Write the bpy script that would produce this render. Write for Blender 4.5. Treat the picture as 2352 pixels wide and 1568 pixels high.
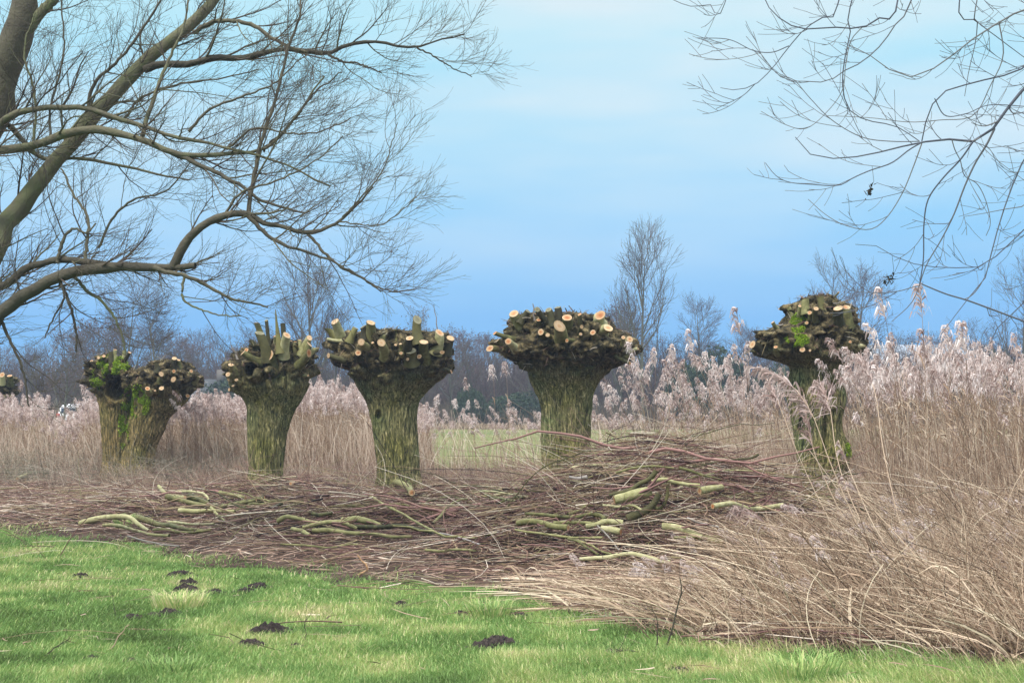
import bpy, math, random
import numpy as np
from mathutils import Vector
from mathutils.bvhtree import BVHTree

for o in list(bpy.data.objects): bpy.data.objects.remove(o)
SC = bpy.context.scene
COL = SC.collection

# ------------------------------------------------------------------ camera
F, CX, CY, HOR, EYE = 3267.0, 1176.0, 784.0, 925.0, 1.5
TH = math.atan((HOR - CY) / F)
cd = bpy.data.cameras.new('camera'); cam = bpy.data.objects.new('camera', cd); COL.objects.link(cam)
cam.location = (0, 0, EYE); cam.rotation_euler = (math.pi/2 + TH, 0, 0)
cd.sensor_width = 36; cd.lens = F/2352*36; cd.clip_end = 5000; cd.clip_start = 0.1
SC.camera = cam
SC.render.resolution_x, SC.render.resolution_y = 1024, 682
# ------------------------------------------------------------------ light
SUN_EL, SUN_AZ = math.radians(52), math.radians(215)     # from behind the viewer's left
w = bpy.data.worlds.new('World'); SC.world = w; w.use_nodes = True
nt = w.node_tree; N = nt.nodes; L = nt.links; N.clear()
out = N.new('ShaderNodeOutputWorld'); bg = N.new('ShaderNodeBackground'); L.new(bg.outputs[0], out.inputs[0])
sky = N.new('ShaderNodeTexSky'); sky.sky_type = 'NISHITA'; sky.sun_disc = False
sky.sun_elevation = SUN_EL; sky.sun_rotation = SUN_AZ
skm = N.new('ShaderNodeVectorMath'); skm.operation = 'SCALE'; skm.inputs[3].default_value = 0.1
L.new(sky.outputs[0], skm.inputs[0])
tc = N.new('ShaderNodeTexCoord'); sx = N.new('ShaderNodeSeparateXYZ'); L.new(tc.outputs['Generated'], sx.inputs[0])
rp = N.new('ShaderNodeValToRGB'); L.new(sx.outputs[2], rp.inputs[0])
els = [(0.0, (.22, .52, .90)), (.06, (.17, .50, .95)), (.13, (.25, .64, 1.0)), (.19, (.36, .76, 1.0)), (.26, (.52, .87, 1.0)),
       (.36, (.72, .88, .97)), (.6, (.93, .96, 1.0))]
rp.color_ramp.elements[0].position = els[0][0]; rp.color_ramp.elements[0].color = (*els[0][1], 1)
rp.color_ramp.elements[1].position = els[-1][0]; rp.color_ramp.elements[1].color = (*els[-1][1], 1)
for p, c in els[1:-1]:
    e = rp.color_ramp.elements.new(p); e.color = (*c, 1)
mp = N.new('ShaderNodeMapping'); mp.inputs['Scale'].default_value = (1.6, 1.6, 9); mp.inputs['Location'].default_value = (.3, .1, .4)
L.new(tc.outputs['Generated'], mp.inputs[0])
nz = N.new('ShaderNodeTexNoise'); nz.inputs['Scale'].default_value = 1.3; nz.inputs['Detail'].default_value = 4; nz.inputs['Roughness'].default_value = .5
L.new(mp.outputs[0], nz.inputs[0])
cr = N.new('ShaderNodeMapRange'); cr.inputs[1].default_value = .40; cr.inputs[2].default_value = .66
L.new(nz.outputs[0], cr.inputs[0])
hm = N.new('ShaderNodeMapRange'); hm.inputs[1].default_value = .04; hm.inputs[2].default_value = .22; L.new(sx.outputs[2], hm.inputs[0])
mm = N.new('ShaderNodeMath'); mm.operation = 'MULTIPLY'; L.new(cr.outputs[0], mm.inputs[0]); L.new(hm.outputs[0], mm.inputs[1])
mm2 = N.new('ShaderNodeMath'); mm2.operation = 'MULTIPLY'; L.new(mm.outputs[0], mm2.inputs[0]); mm2.inputs[1].default_value = .9
mx = N.new('ShaderNodeMixRGB'); L.new(mm2.outputs[0], mx.inputs[0]); L.new(rp.outputs[0], mx.inputs[1]); mx.inputs[2].default_value = (.84, .93, .97, 1)
mx2 = N.new('ShaderNodeMixRGB'); mx2.inputs[0].default_value = .92; L.new(skm.outputs[0], mx2.inputs[1]); L.new(mx.outputs[0], mx2.inputs[2])
L.new(mx2.outputs[0], bg.inputs[0])
st = N.new('ShaderNodeMapRange'); st.inputs[1].default_value = .3; st.inputs[2].default_value = .95; st.inputs[3].default_value = 1.0; st.inputs[4].default_value = 3.3
L.new(sx.outputs[2], st.inputs[0]); L.new(st.outputs[0], bg.inputs[1])
sd = bpy.data.lights.new('sun', 'SUN'); sd.energy = 3.3; sd.angle = math.radians(8); sd.color = (1, .95, .88)
so = bpy.data.objects.new('sun', sd); COL.objects.link(so)
so.rotation_euler = (math.pi/2 - SUN_EL, 0, math.pi - SUN_AZ)
sv = Vector((math.sin(SUN_AZ)*math.cos(SUN_EL), math.cos(SUN_AZ)*math.cos(SUN_EL), math.sin(SUN_EL)))
so.rotation_euler = (-sv).to_track_quat('-Z', 'Y').to_euler()
SC.view_settings.view_transform = 'Standard'; SC.view_settings.look = 'None'
SC.view_settings.exposure = 0.0; SC.view_settings.gamma = 1

# ------------------------------------------------------------------ helpers
def at(px, py, Y):
    r = (px-CX)/F; u = (CY-py)/F
    fy = math.cos(TH) - u*math.sin(TH); fz = math.sin(TH) + u*math.cos(TH)
    t = Y/fy
    return np.array((t*r, Y, EYE + t*fz))
def gp(px, py):
    r = (px-CX)/F; u = (CY-py)/F
    fy = math.cos(TH) - u*math.sin(TH); fz = math.sin(TH) + u*math.cos(TH)
    t = -EYE/fz
    return np.array((t*r, t*fy, 0.0))
K = .91875
def zoomer(x0, y0, s):
    f = lambda x, y: ((x0 + x*s)*K, (y0 + y*s)*K)
    f.s = s*K
    return f

def hsh(ix, iy, iz, seed):
    h = (ix*374761393 + iy*668265263 + iz*2147483647 % 4294967296 + iz*1274126177 + seed*974634777) & 0xffffffff
    h = ((h ^ (h >> 13))*1274126177) & 0xffffffff
    h = h ^ (h >> 16)
    return (h & 0xffff)/32767.5 - 1
def vnoise(P, seed=0):
    P = np.asarray(P, float); i = np.floor(P).astype(np.int64); f = P - i; f = f*f*(3-2*f)
    r = 0
    for dx in (0, 1):
        for dy in (0, 1):
            for dz in (0, 1):
                wgt = (f[..., 0] if dx else 1-f[..., 0])*(f[..., 1] if dy else 1-f[..., 1])*(f[..., 2] if dz else 1-f[..., 2])
                r = r + wgt*hsh(i[..., 0]+dx, i[..., 1]+dy, i[..., 2]+dz, seed)
    return r
def fbm(P, o=3, seed=0):
    r = 0; a = 1; s = 0
    for k in range(o):
        r = r + a*vnoise(P*(2**k), seed+k*17); s += a; a *= .5
    return r/s
def nrm(v): return v/np.maximum(np.linalg.norm(v, axis=-1, keepdims=True), 1e-9)

class MB:
    def __init__(s): s.V = []; s.Fc = []; s.A = []; s.n = 0
    def add(s, V, Fc, A=0.5):
        V = np.asarray(V, float).reshape(-1, 3); Fc = np.asarray(Fc, np.int64)
        s.V.append(V); s.Fc.append(Fc + s.n); s.n += len(V)
        s.A.append(np.broadcast_to(np.asarray(A, float), (len(V),)) if np.ndim(A) == 0 else np.asarray(A, float).reshape(-1))
        return s
    def build(s, name, mat, parent=None, smooth=False, loc=None):
        V = np.concatenate(s.V) if s.V else np.zeros((0, 3)); A = np.concatenate(s.A)
        if loc is not None: V = V - np.asarray(loc)
        me = bpy.data.meshes.new(name)
        me.vertices.add(len(V)); me.vertices.foreach_set('co', V.astype(np.float32).ravel())
        sizes = np.concatenate([np.full(len(f), f.shape[1]) for f in s.Fc]); idx = np.concatenate([f.ravel() for f in s.Fc])
        me.loops.add(len(idx)); me.loops.foreach_set('vertex_index', idx.astype(np.int32))
        me.polygons.add(len(sizes))
        starts = np.concatenate([[0], np.cumsum(sizes)[:-1]])
        me.polygons.foreach_set('loop_start', starts.astype(np.int32))
        try: me.polygons.foreach_set('loop_total', sizes.astype(np.int32))
        except Exception: pass
        at_ = me.attributes.new('var', 'FLOAT', 'POINT'); at_.data.foreach_set('value', A.astype(np.float32))
        me.update(calc_edges=True)
        if smooth: me.polygons.foreach_set('use_smooth', np.ones(len(sizes), bool))
        me.materials.append(mat)
        o = bpy.data.objects.new(name, me); COL.objects.link(o)
        if parent is not None: o.parent = parent
        return o

def tubes(P, R, sides=3, A=.5, cap=False):
    P = np.asarray(P, float); R = np.asarray(R, float); n, k, _ = P.shape
    T = nrm(np.gradient(P, axis=1)); m = nrm(T.mean(1))
    ref = np.where(np.abs(m[:, 2:3]) > .8, np.array([[1., 0, 0]]), np.array([[0, 0, 1.]]))
    Nn = nrm(np.cross(ref[:, None, :], T)); B = np.cross(T, Nn)
    th = np.arange(sides)*2*np.pi/sides
    V = P[:, :, None, :] + R[:, :, None, None]*(Nn[:, :, None, :]*np.cos(th)[None, None, :, None] + B[:, :, None, :]*np.sin(th)[None, None, :, None])
    ii, jj, kk = np.meshgrid(np.arange(n), np.arange(k-1), np.arange(sides), indexing='ij')
    b = ii*k*sides; a0 = b + jj*sides + kk; a1 = b + jj*sides + (kk+1) % sides
    Q = np.stack([a0, a1, a1+sides, a0+sides], -1).reshape(-1, 4)
    A = np.broadcast_to(np.asarray(A, float).reshape(-1, 1, 1) if np.ndim(A) else np.full((1, 1, 1), A), (n, k, sides))
    return V.reshape(-1, 3), Q, A.reshape(-1)
def ribbons(P, W, S, A=.5):
    P = np.asarray(P, float); n, k, _ = P.shape
    W = np.broadcast_to(W, (n, k)); S = np.broadcast_to(S[:, None, :] if S.ndim == 2 else S, (n, k, 3))
    V = np.stack([P - S*W[..., None]/2, P + S*W[..., None]/2], 2)
    ii, jj = np.meshgrid(np.arange(n), np.arange(k-1), indexing='ij')
    a = ii*k*2 + jj*2
    Q = np.stack([a, a+1, a+3, a+2], -1).reshape(-1, 4)
    A = np.broadcast_to(np.asarray(A, float).reshape(-1, 1, 1) if np.ndim(A) else np.full((1, 1, 1), A), (n, k, 2))
    return V.reshape(-1, 3), Q, A.reshape(-1)
def resample(P, k, R=None):
    P = np.asarray(P, float)
    # smooth Catmull-Rom densify, then even arc length
    Q = np.vstack([2*P[0]-P[1], P, 2*P[-1]-P[-2]]); out = []; rr = []
    Rv = None if R is None else np.asarray(R, float)
    for i in range(1, len(Q)-2):
        for t in np.linspace(0, 1, 8, endpoint=False):
            a, b, c, d = Q[i-1:i+3]
            out.append(.5*((2*b)+(c-a)*t+(2*a-5*b+4*c-d)*t*t+(-a+3*b-3*c+d)*t**3))
            if Rv is not None: rr.append(Rv[i-1]*(1-t)+Rv[i]*t)
    out.append(P[-1]); out = np.array(out)
    s = np.concatenate([[0], np.cumsum(np.linalg.norm(np.diff(out, axis=0), axis=1))]); u = np.linspace(0, s[-1], k)
    O = np.stack([np.interp(u, s, out[:, j]) for j in range(3)], -1)
    if Rv is None: return O
    rr.append(Rv[-1]); return O, np.interp(u, s, rr)
def children(rng, P, R, m, ang, length, k=6, trop=(0, 0, .15), wander=.12, rr=.5, rmin=.0012, t0=.15, t1=1.0, bias=None, shrink=.5):
    """m side shoots on each of the curves P (n,k,3); returns curves and radii"""
    n, kk, _ = P.shape
    t = (t0 + (t1-t0)*(np.arange(m)[None, :] + rng.random((n, m)))/m)
    x = t*(kk-1); i = np.minimum(x.astype(int), kk-2); f = (x-i)[..., None]
    idx = np.arange(n)[:, None]
    pos = P[idx, i]*(1-f) + P[idx, i+1]*f; T = nrm(P[idx, i+1]-P[idx, i])
    r0 = (R[idx, i]*(1-f[..., 0]) + R[idx, i+1]*f[..., 0])
    rv = nrm(rng.normal(size=(n, m, 3)))
    if bias is not None: rv = nrm(rv + np.asarray(bias))
    pr = nrm(rv - (rv*T).sum(-1, keepdims=True)*T)
    a = np.radians(ang[0] + (ang[1]-ang[0])*rng.random((n, m)))[..., None]
    D = nrm(np.cos(a)*T + np.sin(a)*pr).reshape(-1, 3)
    Ln = ((length[0] + (length[1]-length[0])*rng.random((n, m)))*(1 - shrink*t)).reshape(-1)
    pos = pos.reshape(-1, 3); r = np.maximum(r0.reshape(-1)*rr*(.7+.5*rng.random(n*m)), rmin)
    out = [pos]; d = D; tr = np.asarray(trop)
    for j in range(k-1):
        d = nrm(d + tr + wander*rng.normal(size=d.shape)); out.append(out[-1] + d*(Ln/(k-1))[:, None])
    C = np.stack(out, 1); Rr = r[:, None]*np.linspace(1, .35, k)[None, :]
    return C, np.maximum(Rr, rmin*.8)

def tag(o, label=None, cat=None, group=None, kind=None):
    if label: o['label'] = label
    if cat: o['category'] = cat
    if group: o['group'] = group
    if kind: o['kind'] = kind
    return o
def empty(name, loc=(0, 0, 0)):
    o = bpy.data.objects.new(name, None); COL.objects.link(o); o.location = loc; o.empty_display_size = .2; return o
def dup(root):
    r = root.copy(); COL.objects.link(r)
    for ch in list(root.children):
        c = ch.copy(); COL.objects.link(c); c.parent = r
        for g in list(ch.children):
            d = g.copy(); COL.objects.link(d); d.parent = c
    return r

# ------------------------------------------------------------------ materials
def mat_var(name, cols, rough=.8, trans=0, nscale=None, namt=.35, objrand=0, bump=None):
    """colour picked along a ramp by the per-strand attribute 'var' plus noise"""
    m = bpy.data.materials.new(name); m.use_nodes = True; t = m.node_tree; n = t.nodes; l = t.links
    b = n['Principled BSDF']; b.inputs['Roughness'].default_value = rough
    b.inputs['Specular IOR Level'].default_value = .25
    a = n.new('ShaderNodeAttribute'); a.attribute_name = 'var'; src = a.outputs['Fac']
    if objrand:
        oi = n.new('ShaderNodeObjectInfo'); q = n.new('ShaderNodeMath'); q.operation = 'MULTIPLY_ADD'
        l.new(oi.outputs['Random'], q.inputs[0]); q.inputs[1].default_value = objrand; l.new(src, q.inputs[2]); 
        q2 = n.new('ShaderNodeMath'); q2.operation = 'SUBTRACT'; l.new(q.outputs[0], q2.inputs[0]); q2.inputs[1].default_value = objrand/2; src = q2.outputs[0]
    if nscale:
        g = n.new('ShaderNodeNewGeometry'); no = n.new('ShaderNodeTexNoise'); no.inputs['Scale'].default_value = nscale; no.inputs['Detail'].default_value = 4
        l.new(g.outputs['Position'], no.inputs[0])
        q = n.new('ShaderNodeMath'); q.operation = 'MULTIPLY_ADD'; l.new(no.outputs[0], q.inputs[0]); q.inputs[1].default_value = namt*2; l.new(src, q.inputs[2])
        q2 = n.new('ShaderNodeMath'); q2.operation = 'SUBTRACT'; l.new(q.outputs[0], q2.inputs[0]); q2.inputs[1].default_value = namt; src = q2.outputs[0]
    r = n.new('ShaderNodeValToRGB'); l.new(src, r.inputs[0]); e = r.color_ramp.elements
    for i, c in enumerate(cols):
        p = i/(len(cols)-1)
        if i == 0: e[0].position = 0; e[0].color = (*c, 1)
        elif i == len(cols)-1: e[len(e)-1].position = 1; e[len(e)-1].color = (*c, 1)
        else: e.new(p).color = (*c, 1)
    l.new(r.outputs[0], b.inputs['Base Color'])
    if bump:
        tx = n.new('ShaderNodeTexNoise'); tx.inputs['Scale'].default_value = bump[0]; tx.inputs['Detail'].default_value = 5
        g2 = n.new('ShaderNodeNewGeometry'); l.new(g2.outputs['Position'], tx.inputs[0])
        bn = n.new('ShaderNodeBump'); bn.inputs['Strength'].default_value = bump[1]; bn.inputs['Distance'].default_value = bump[2]
        l.new(tx.outputs[0], bn.inputs['Height']); l.new(bn.outputs[0], b.inputs['Normal'])
    if trans:
        tr = n.new('ShaderNodeBsdfTranslucent'); l.new(r.outputs[0], tr.inputs[0]); ms = n.new('ShaderNodeMixShader'); ms.inputs[0].default_value = trans
        l.new(b.outputs[0], ms.inputs[1]); l.new(tr.outputs[0], ms.inputs[2]); l.new(ms.outputs[0], n['Material Output'].inputs[0])
    return m
M = {}
M['grass'] = mat_var('grass', [(.10, .14, .045), (.185, .30, .09), (.28, .43, .135), (.47, .53, .19), (.78, .64, .40)], .6, .35, 1.1, .14)
M['dry'] = mat_var('dry_grass', [(.05, .035, .022), (.25, .16, .10), (.44, .31, .215), (.63, .48, .34), (.88, .74, .55)], .8, .15, 1.6, .25)
M['reed_stem'] = mat_var('reed_stem', [(.15, .10, .065), (.33, .22, .145), (.50, .37, .26), (.67, .56, .43)], .7, 0, objrand=.3)
M['reed_leaf'] = mat_var('reed_leaf', [(.24, .15, .09), (.42, .30, .20), (.62, .52, .40)], .7, .3, objrand=.3)
M['reed_pink'] = mat_var('reed_growth', [(.13, .085, .06), (.34, .24, .17), (.54, .41, .31), (.78, .66, .53)], .8, .2, 1.4, .25)
M['plume'] = mat_var('reed_plume', [(.26, .17, .145), (.49, .37, .33), (.72, .60, .555), (.92, .84, .80)], .9, .35, objrand=.5)
M['twigs'] = mat_var('brushwood', [(.025, .014, .011), (.10, .048, .040), (.25, .13, .115), (.33, .22, .14), (.25, .22, .10), (.75, .64, .52)], .7)
M['sprig'] = mat_var('dark_twig', [(.025, .022, .016), (.06, .05, .035), (.10, .08, .06)], .8)
M['briar'] = mat_var('briar', [(.07, .065, .045), (.17, .16, .11), (.26, .24, .17), (.36, .30, .25)], .8)
M['litter'] = mat_var('litter', [(.07, .04, .03), (.20, .12, .085), (.32, .21, .155), (.44, .32, .24), (.70, .58, .46)], .85, 0, 1.1, .12)
M['bark_green'] = mat_var('young_bark', [(.04, .04, .016), (.13, .125, .045), (.26, .245, .105), (.43, .40, .22)], .65, 0, 16, .5, objrand=.45, bump=(50, .7, .012))
M['bark_dark'] = mat_var('dark_bark', [(.03, .027, .014), (.085, .078, .032), (.18, .165, .06)], .8, 0, 14, .3, bump=(50, .6, .01))
M['flakes'] = mat_var('bark_flakes', [(.015, .012, .008), (.05, .04, .022), (.13, .105, .055), (.22, .17, .09)], .9, 0, 6, .15)
M['bark_grey'] = mat_var('weathered_bark', [(.14, .12, .10), (.27, .24, .21), (.38, .35, .33)], .8, 0, 14, .3)
M['cut'] = mat_var('cut_wood', [(.32, .11, .035), (.40, .19, .08), (.44, .27, .14), (.50, .36, .22), (.40, .27, .15)], .75, 0, 26, .3, objrand=.6)
M['cut_old'] = mat_var('old_cut_wood', [(.10, .09, .05), (.16, .15, .09), (.22, .20, .13)], .85, 0, 30, .2)
M['moss'] = mat_var('moss', [(.07, .11, .010), (.18, .29, .016), (.31, .46, .03), (.44, .54, .07)], .9, .3, 9, .25)
M['soil'] = mat_var('molehill_soil', [(.014, .010, .009), (.035, .026, .022), (.06, .045, .038)], .95, 0, 30, .35, bump=(60, .8, .02))
M['will_bark'] = mat_var('willow_bark', [(.035, .030, .022), (.085, .073, .052), (.13, .115, .075), (.15, .17, .07)], .85, 0, 9, .35, bump=(40, .6, .02))
M['will_twig'] = mat_var('willow_twig', [(.055, .045, .035), (.10, .075, .06), (.12, .12, .06)], .8)
M['hang_twig'] = mat_var('hanging_twig', [(.07, .075, .10), (.11, .115, .14), (.17, .16, .15)], .8)
M['bg_trunk'] = mat_var('far_trunk', [(.06, .06, .045), (.11, .11, .08), (.15, .15, .11)], .9, objrand=.3)
M['bg_twig'] = mat_var('far_twigs', [(.035, .024, .028), (.075, .05, .055), (.12, .085, .08), (.10, .10, .07)], .9, objrand=.7)
M['bg_leaf'] = mat_var('far_dry_leaves', [(.07, .04, .04), (.14, .08, .075), (.17, .12, .08)], .9, .2, objrand=.3)
M['bg_green'] = mat_var('far_evergreen', [(.015, .03, .018), (.035, .06, .035), (.06, .085, .045)], .9, .1, objrand=.3)
M['scrub'] = mat_var('scrub', [(.06, .05, .04), (.12, .10, .07), (.18, .13, .10), (.14, .14, .07)], .9, 0, .15, .25)

def mat_pollard(tints, name='pollard_bark'):
    m = bpy.data.materials.new(name); m.use_nodes = True; t = m.node_tree; n = t.nodes; l = t.links
    b = n['Principled BSDF']; b.inputs['Roughness'].default_value = .88; b.inputs['Specular IOR Level'].default_value = .2
    g = n.new('ShaderNodeTexCoord')
    a = n.new('ShaderNodeAttribute'); a.attribute_name = 'var'          # 0 trunk ... 1 crusty head
    mpn = n.new('ShaderNodeMapping'); mpn.inputs['Scale'].default_value = (13, 13, 2.0); l.new(g.outputs['Object'], mpn.inputs[0])
    n1 = n.new('ShaderNodeTexNoise'); n1.inputs['Scale'].default_value = 2.6; n1.inputs['Detail'].default_value = 9; n1.inputs['Roughness'].default_value = .78; l.new(mpn.outputs[0], n1.inputs[0])
    n1.inputs['Distortion'].default_value = .9
    r1 = n.new('ShaderNodeValToRGB'); l.new(n1.outputs[0], r1.inputs[0])
    e = r1.color_ramp.elements; e[0].position = .39; e[0].color = (.008, .009, .005, 1); e[1].position = .66; e[1].color = (.36, .32, .21, 1)
    q = e.new(.48); q.color = (.055, .058, .027, 1); q = e.new(.56); q.color = (.13, .125, .062, 1)
    # algae patches: yellow green and blue green
    n2 = n.new('ShaderNodeTexNoise'); n2.inputs['Scale'].default_value = 1.7; n2.inputs['Detail'].default_value = 4; l.new(g.outputs['Object'], n2.inputs[0])
    r2 = n.new('ShaderNodeValToRGB'); l.new(n2.outputs[0], r2.inputs[0]); e = r2.color_ramp.elements
    e[0].position = .33; e[0].color = (*tints[0], 1); e[1].position = .68; e[1].color = (*tints[2], 1); q = e.new(.5); q.color = (*tints[1], 1)
    sp = n.new('ShaderNodeSeparateXYZ'); l.new(g.outputs['Object'], sp.inputs[0])
    mu = n.new('ShaderNodeMixRGB'); mu.blend_type = 'MULTIPLY'; mu.inputs[0].default_value = .85; l.new(r1.outputs[0], mu.inputs[1]); l.new(r2.outputs[0], mu.inputs[2])
    gm = n.new('ShaderNodeMixRGB'); gm.blend_type = 'MULTIPLY'; gm.inputs[0].default_value = 1; gm.inputs[2].default_value = (2.3, 2.25, 2.1, 1); l.new(mu.outputs[0], gm.inputs[1])
    # head crust
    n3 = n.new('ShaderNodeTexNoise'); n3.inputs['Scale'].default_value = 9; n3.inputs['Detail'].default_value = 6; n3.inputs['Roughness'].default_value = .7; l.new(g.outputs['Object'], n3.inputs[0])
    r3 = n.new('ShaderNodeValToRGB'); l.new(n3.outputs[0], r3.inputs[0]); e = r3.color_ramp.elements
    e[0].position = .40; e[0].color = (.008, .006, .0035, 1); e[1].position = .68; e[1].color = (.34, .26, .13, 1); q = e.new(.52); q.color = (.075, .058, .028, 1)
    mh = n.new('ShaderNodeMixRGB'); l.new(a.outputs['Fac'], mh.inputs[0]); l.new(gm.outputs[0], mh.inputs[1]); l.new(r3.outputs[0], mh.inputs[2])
    l.new(mh.outputs[0], b.inputs['Base Color'])
    ad = n.new('ShaderNodeMath'); ad.operation = 'ADD'; l.new(n1.outputs[0], ad.inputs[0]); l.new(n3.outputs[0], ad.inputs[1])
    bn = n.new('ShaderNodeBump'); bn.inputs['Strength'].default_value = 1; bn.inputs['Distance'].default_value = .035; l.new(ad.outputs[0], bn.inputs['Height']); l.new(bn.outputs[0], b.inputs['Normal'])
    return m
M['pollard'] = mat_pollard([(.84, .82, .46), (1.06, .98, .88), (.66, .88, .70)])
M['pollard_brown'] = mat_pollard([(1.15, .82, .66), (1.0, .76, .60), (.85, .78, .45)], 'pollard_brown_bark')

def mat_ground(name, cols, scale, bscale=40, bdist=.03):
    m = bpy.data.materials.new(name); m.use_nodes = True; t = m.node_tree; n = t.nodes; l = t.links
    b = n['Principled BSDF']; b.inputs['Roughness'].default_value = .95; b.inputs['Specular IOR Level'].default_value = .1
    g = n.new('ShaderNodeNewGeometry'); no = n.new('ShaderNodeTexNoise'); no.inputs['Scale'].default_value = scale; no.inputs['Detail'].default_value = 8; no.inputs['Roughness'].default_value = .65
    l.new(g.outputs['Position'], no.inputs[0]); r = n.new('ShaderNodeValToRGB'); l.new(no.outputs[0], r.inputs[0]); e = r.color_ramp.elements
    e[0].position = .3; e[0].color = (*cols[0], 1); e[1].position = .7; e[1].color = (*cols[-1], 1)
    for i, c in enumerate(cols[1:-1]): e.new(.3+.4*(i+1)/(len(cols)-1)).color = (*c, 1)
    l.new(r.outputs[0], b.inputs['Base Color'])
    n2 = n.new('ShaderNodeTexNoise'); n2.inputs['Scale'].default_value = bscale; n2.inputs['Detail'].default_value = 4; l.new(g.outputs['Position'], n2.inputs[0])
    bn = n.new('ShaderNodeBump'); bn.inputs['Strength'].default_value = .7; bn.inputs['Distance'].default_value = bdist; l.new(n2.outputs[0], bn.inputs['Height']); l.new(bn.outputs[0], b.inputs['Normal'])
    return m
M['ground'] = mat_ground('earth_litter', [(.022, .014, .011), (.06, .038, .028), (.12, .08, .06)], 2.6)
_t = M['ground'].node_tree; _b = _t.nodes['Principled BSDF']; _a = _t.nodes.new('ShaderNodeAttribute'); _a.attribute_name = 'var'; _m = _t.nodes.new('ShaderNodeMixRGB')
_src = _b.inputs['Base Color'].links[0].from_socket; _t.links.new(_a.outputs['Fac'], _m.inputs[0]); _t.links.new(_src, _m.inputs[1]); _m.inputs[2].default_value = (.010, .007, .005, 1); _t.links.new(_m.outputs[0], _b.inputs['Base Color'])  # shade painted into the earth colour: near black under the brushwood, for dark gaps
M['lawn'] = mat_ground('lawn_turf', [(.035, .06, .015), (.08, .14, .03), (.17, .17, .07)], 2.4)
M['field'] = mat_ground('field_turf', [(.11, .13, .045), (.15, .165, .06), (.20, .19, .085)], .12, 5, .05)

# ------------------------------------------------------------------ ground
PILES = [(-4.5, 18.4, 1.3, .7, .20), (-3.8, 21.3, 1.4, .9, .26), (-1.6, 17.3, 1.7, 1.4, .34), (1.05, 15.2, 1.5, 1.8, .62), (2.1, 15.6, 1.35, 1.9, .50), (.1, 18.6, 1.9, 1.3, .16), (5.6, 17.5, 2, 1.0, .2)]
def pile_h(x, y):
    h = 0
    for a, b, sa, sb, hh in PILES: h = h + hh*np.exp(-(((x-a)/sa)**2+((y-b)/sb)**2)**1.7)
    return h
def g_h(x, y): return .32*pile_h(x, y)
BX = np.array([-20, -6.6, -4.6, -2.85, -1.3, .08, .75, 1.4, 2.7, 12]); BY = np.array([19, 17.8, 15.6, 13.6, 12.0, 10.6, 9.2, 8.3, 7.7, 7.5])
def edge_y(x): return np.interp(x, BX, BY)

xs = np.concatenate([np.linspace(-1500, -16, 12), np.linspace(-15, 15, 241), np.linspace(16, 1500, 12)])
ys = np.concatenate([np.linspace(-30, 5, 4), np.linspace(6, 32, 209), np.linspace(34, 120, 20), np.linspace(160, 2500, 12)])
X, Yg = np.meshgrid(xs, ys); Z = g_h(X, Yg) + .03*vnoise(np.stack([X*1.5, Yg*1.5, X*0], -1), 3)*(np.abs(X) < 16)*(Yg < 33)*(Yg > 5.5)
Z = Z - .02
V = np.stack([X, Yg, Z], -1).reshape(-1, 3); nx = len(xs); i, j = np.meshgrid(np.arange(len(ys)-1), np.arange(nx-1), indexing='ij')
a = i*nx + j; Q = np.stack([a, a+1, a+nx+1, a+nx], -1).reshape(-1, 4)
tag(MB().add(V, Q, np.clip(pile_h(V[:, 0], V[:, 1])*5, 0, 1)).build('ground', M['ground'], smooth=True), kind='structure')  # var masks the painted shade to the footprint of the heaps
# near lawn, its far edge ragged
u = np.linspace(-20, 14, 260); yb = edge_y(u) + .5*vnoise(np.stack([u*1.3, u*0, u*0], -1), 5) + .25*vnoise(np.stack([u*5, u*0, u*0], -1), 6)
rows = 40; tt = np.linspace(0, 1, rows)[:, None]; YY = -10 + (yb[None, :]+10)*tt; XX = np.broadcast_to(u[None, :], YY.shape)
ZZ = .03*vnoise(np.stack([XX*1.5, YY*1.5, XX*0], -1), 3)*0 + g_h(XX, YY) + .016
V = np.stack([XX, YY, ZZ], -1).reshape(-1, 3); nx = len(u); i, j = np.meshgrid(np.arange(rows-1), np.arange(nx-1), indexing='ij')
a = i*nx + j; Q = np.stack([a, a+1, a+nx+1, a+nx], -1).reshape(-1, 4)
tag(MB().add(V, Q).build('lawn', M['lawn'], smooth=True), kind='structure')
V = np.array([[-60, 33, .0], [90, 33, .0], [140, 82, .0], [-90, 82, .0]]); V[:, 2] = .0
tag(MB().add(V, [[0, 1, 2, 3]]).build('field', M['field']), kind='structure')

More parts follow.
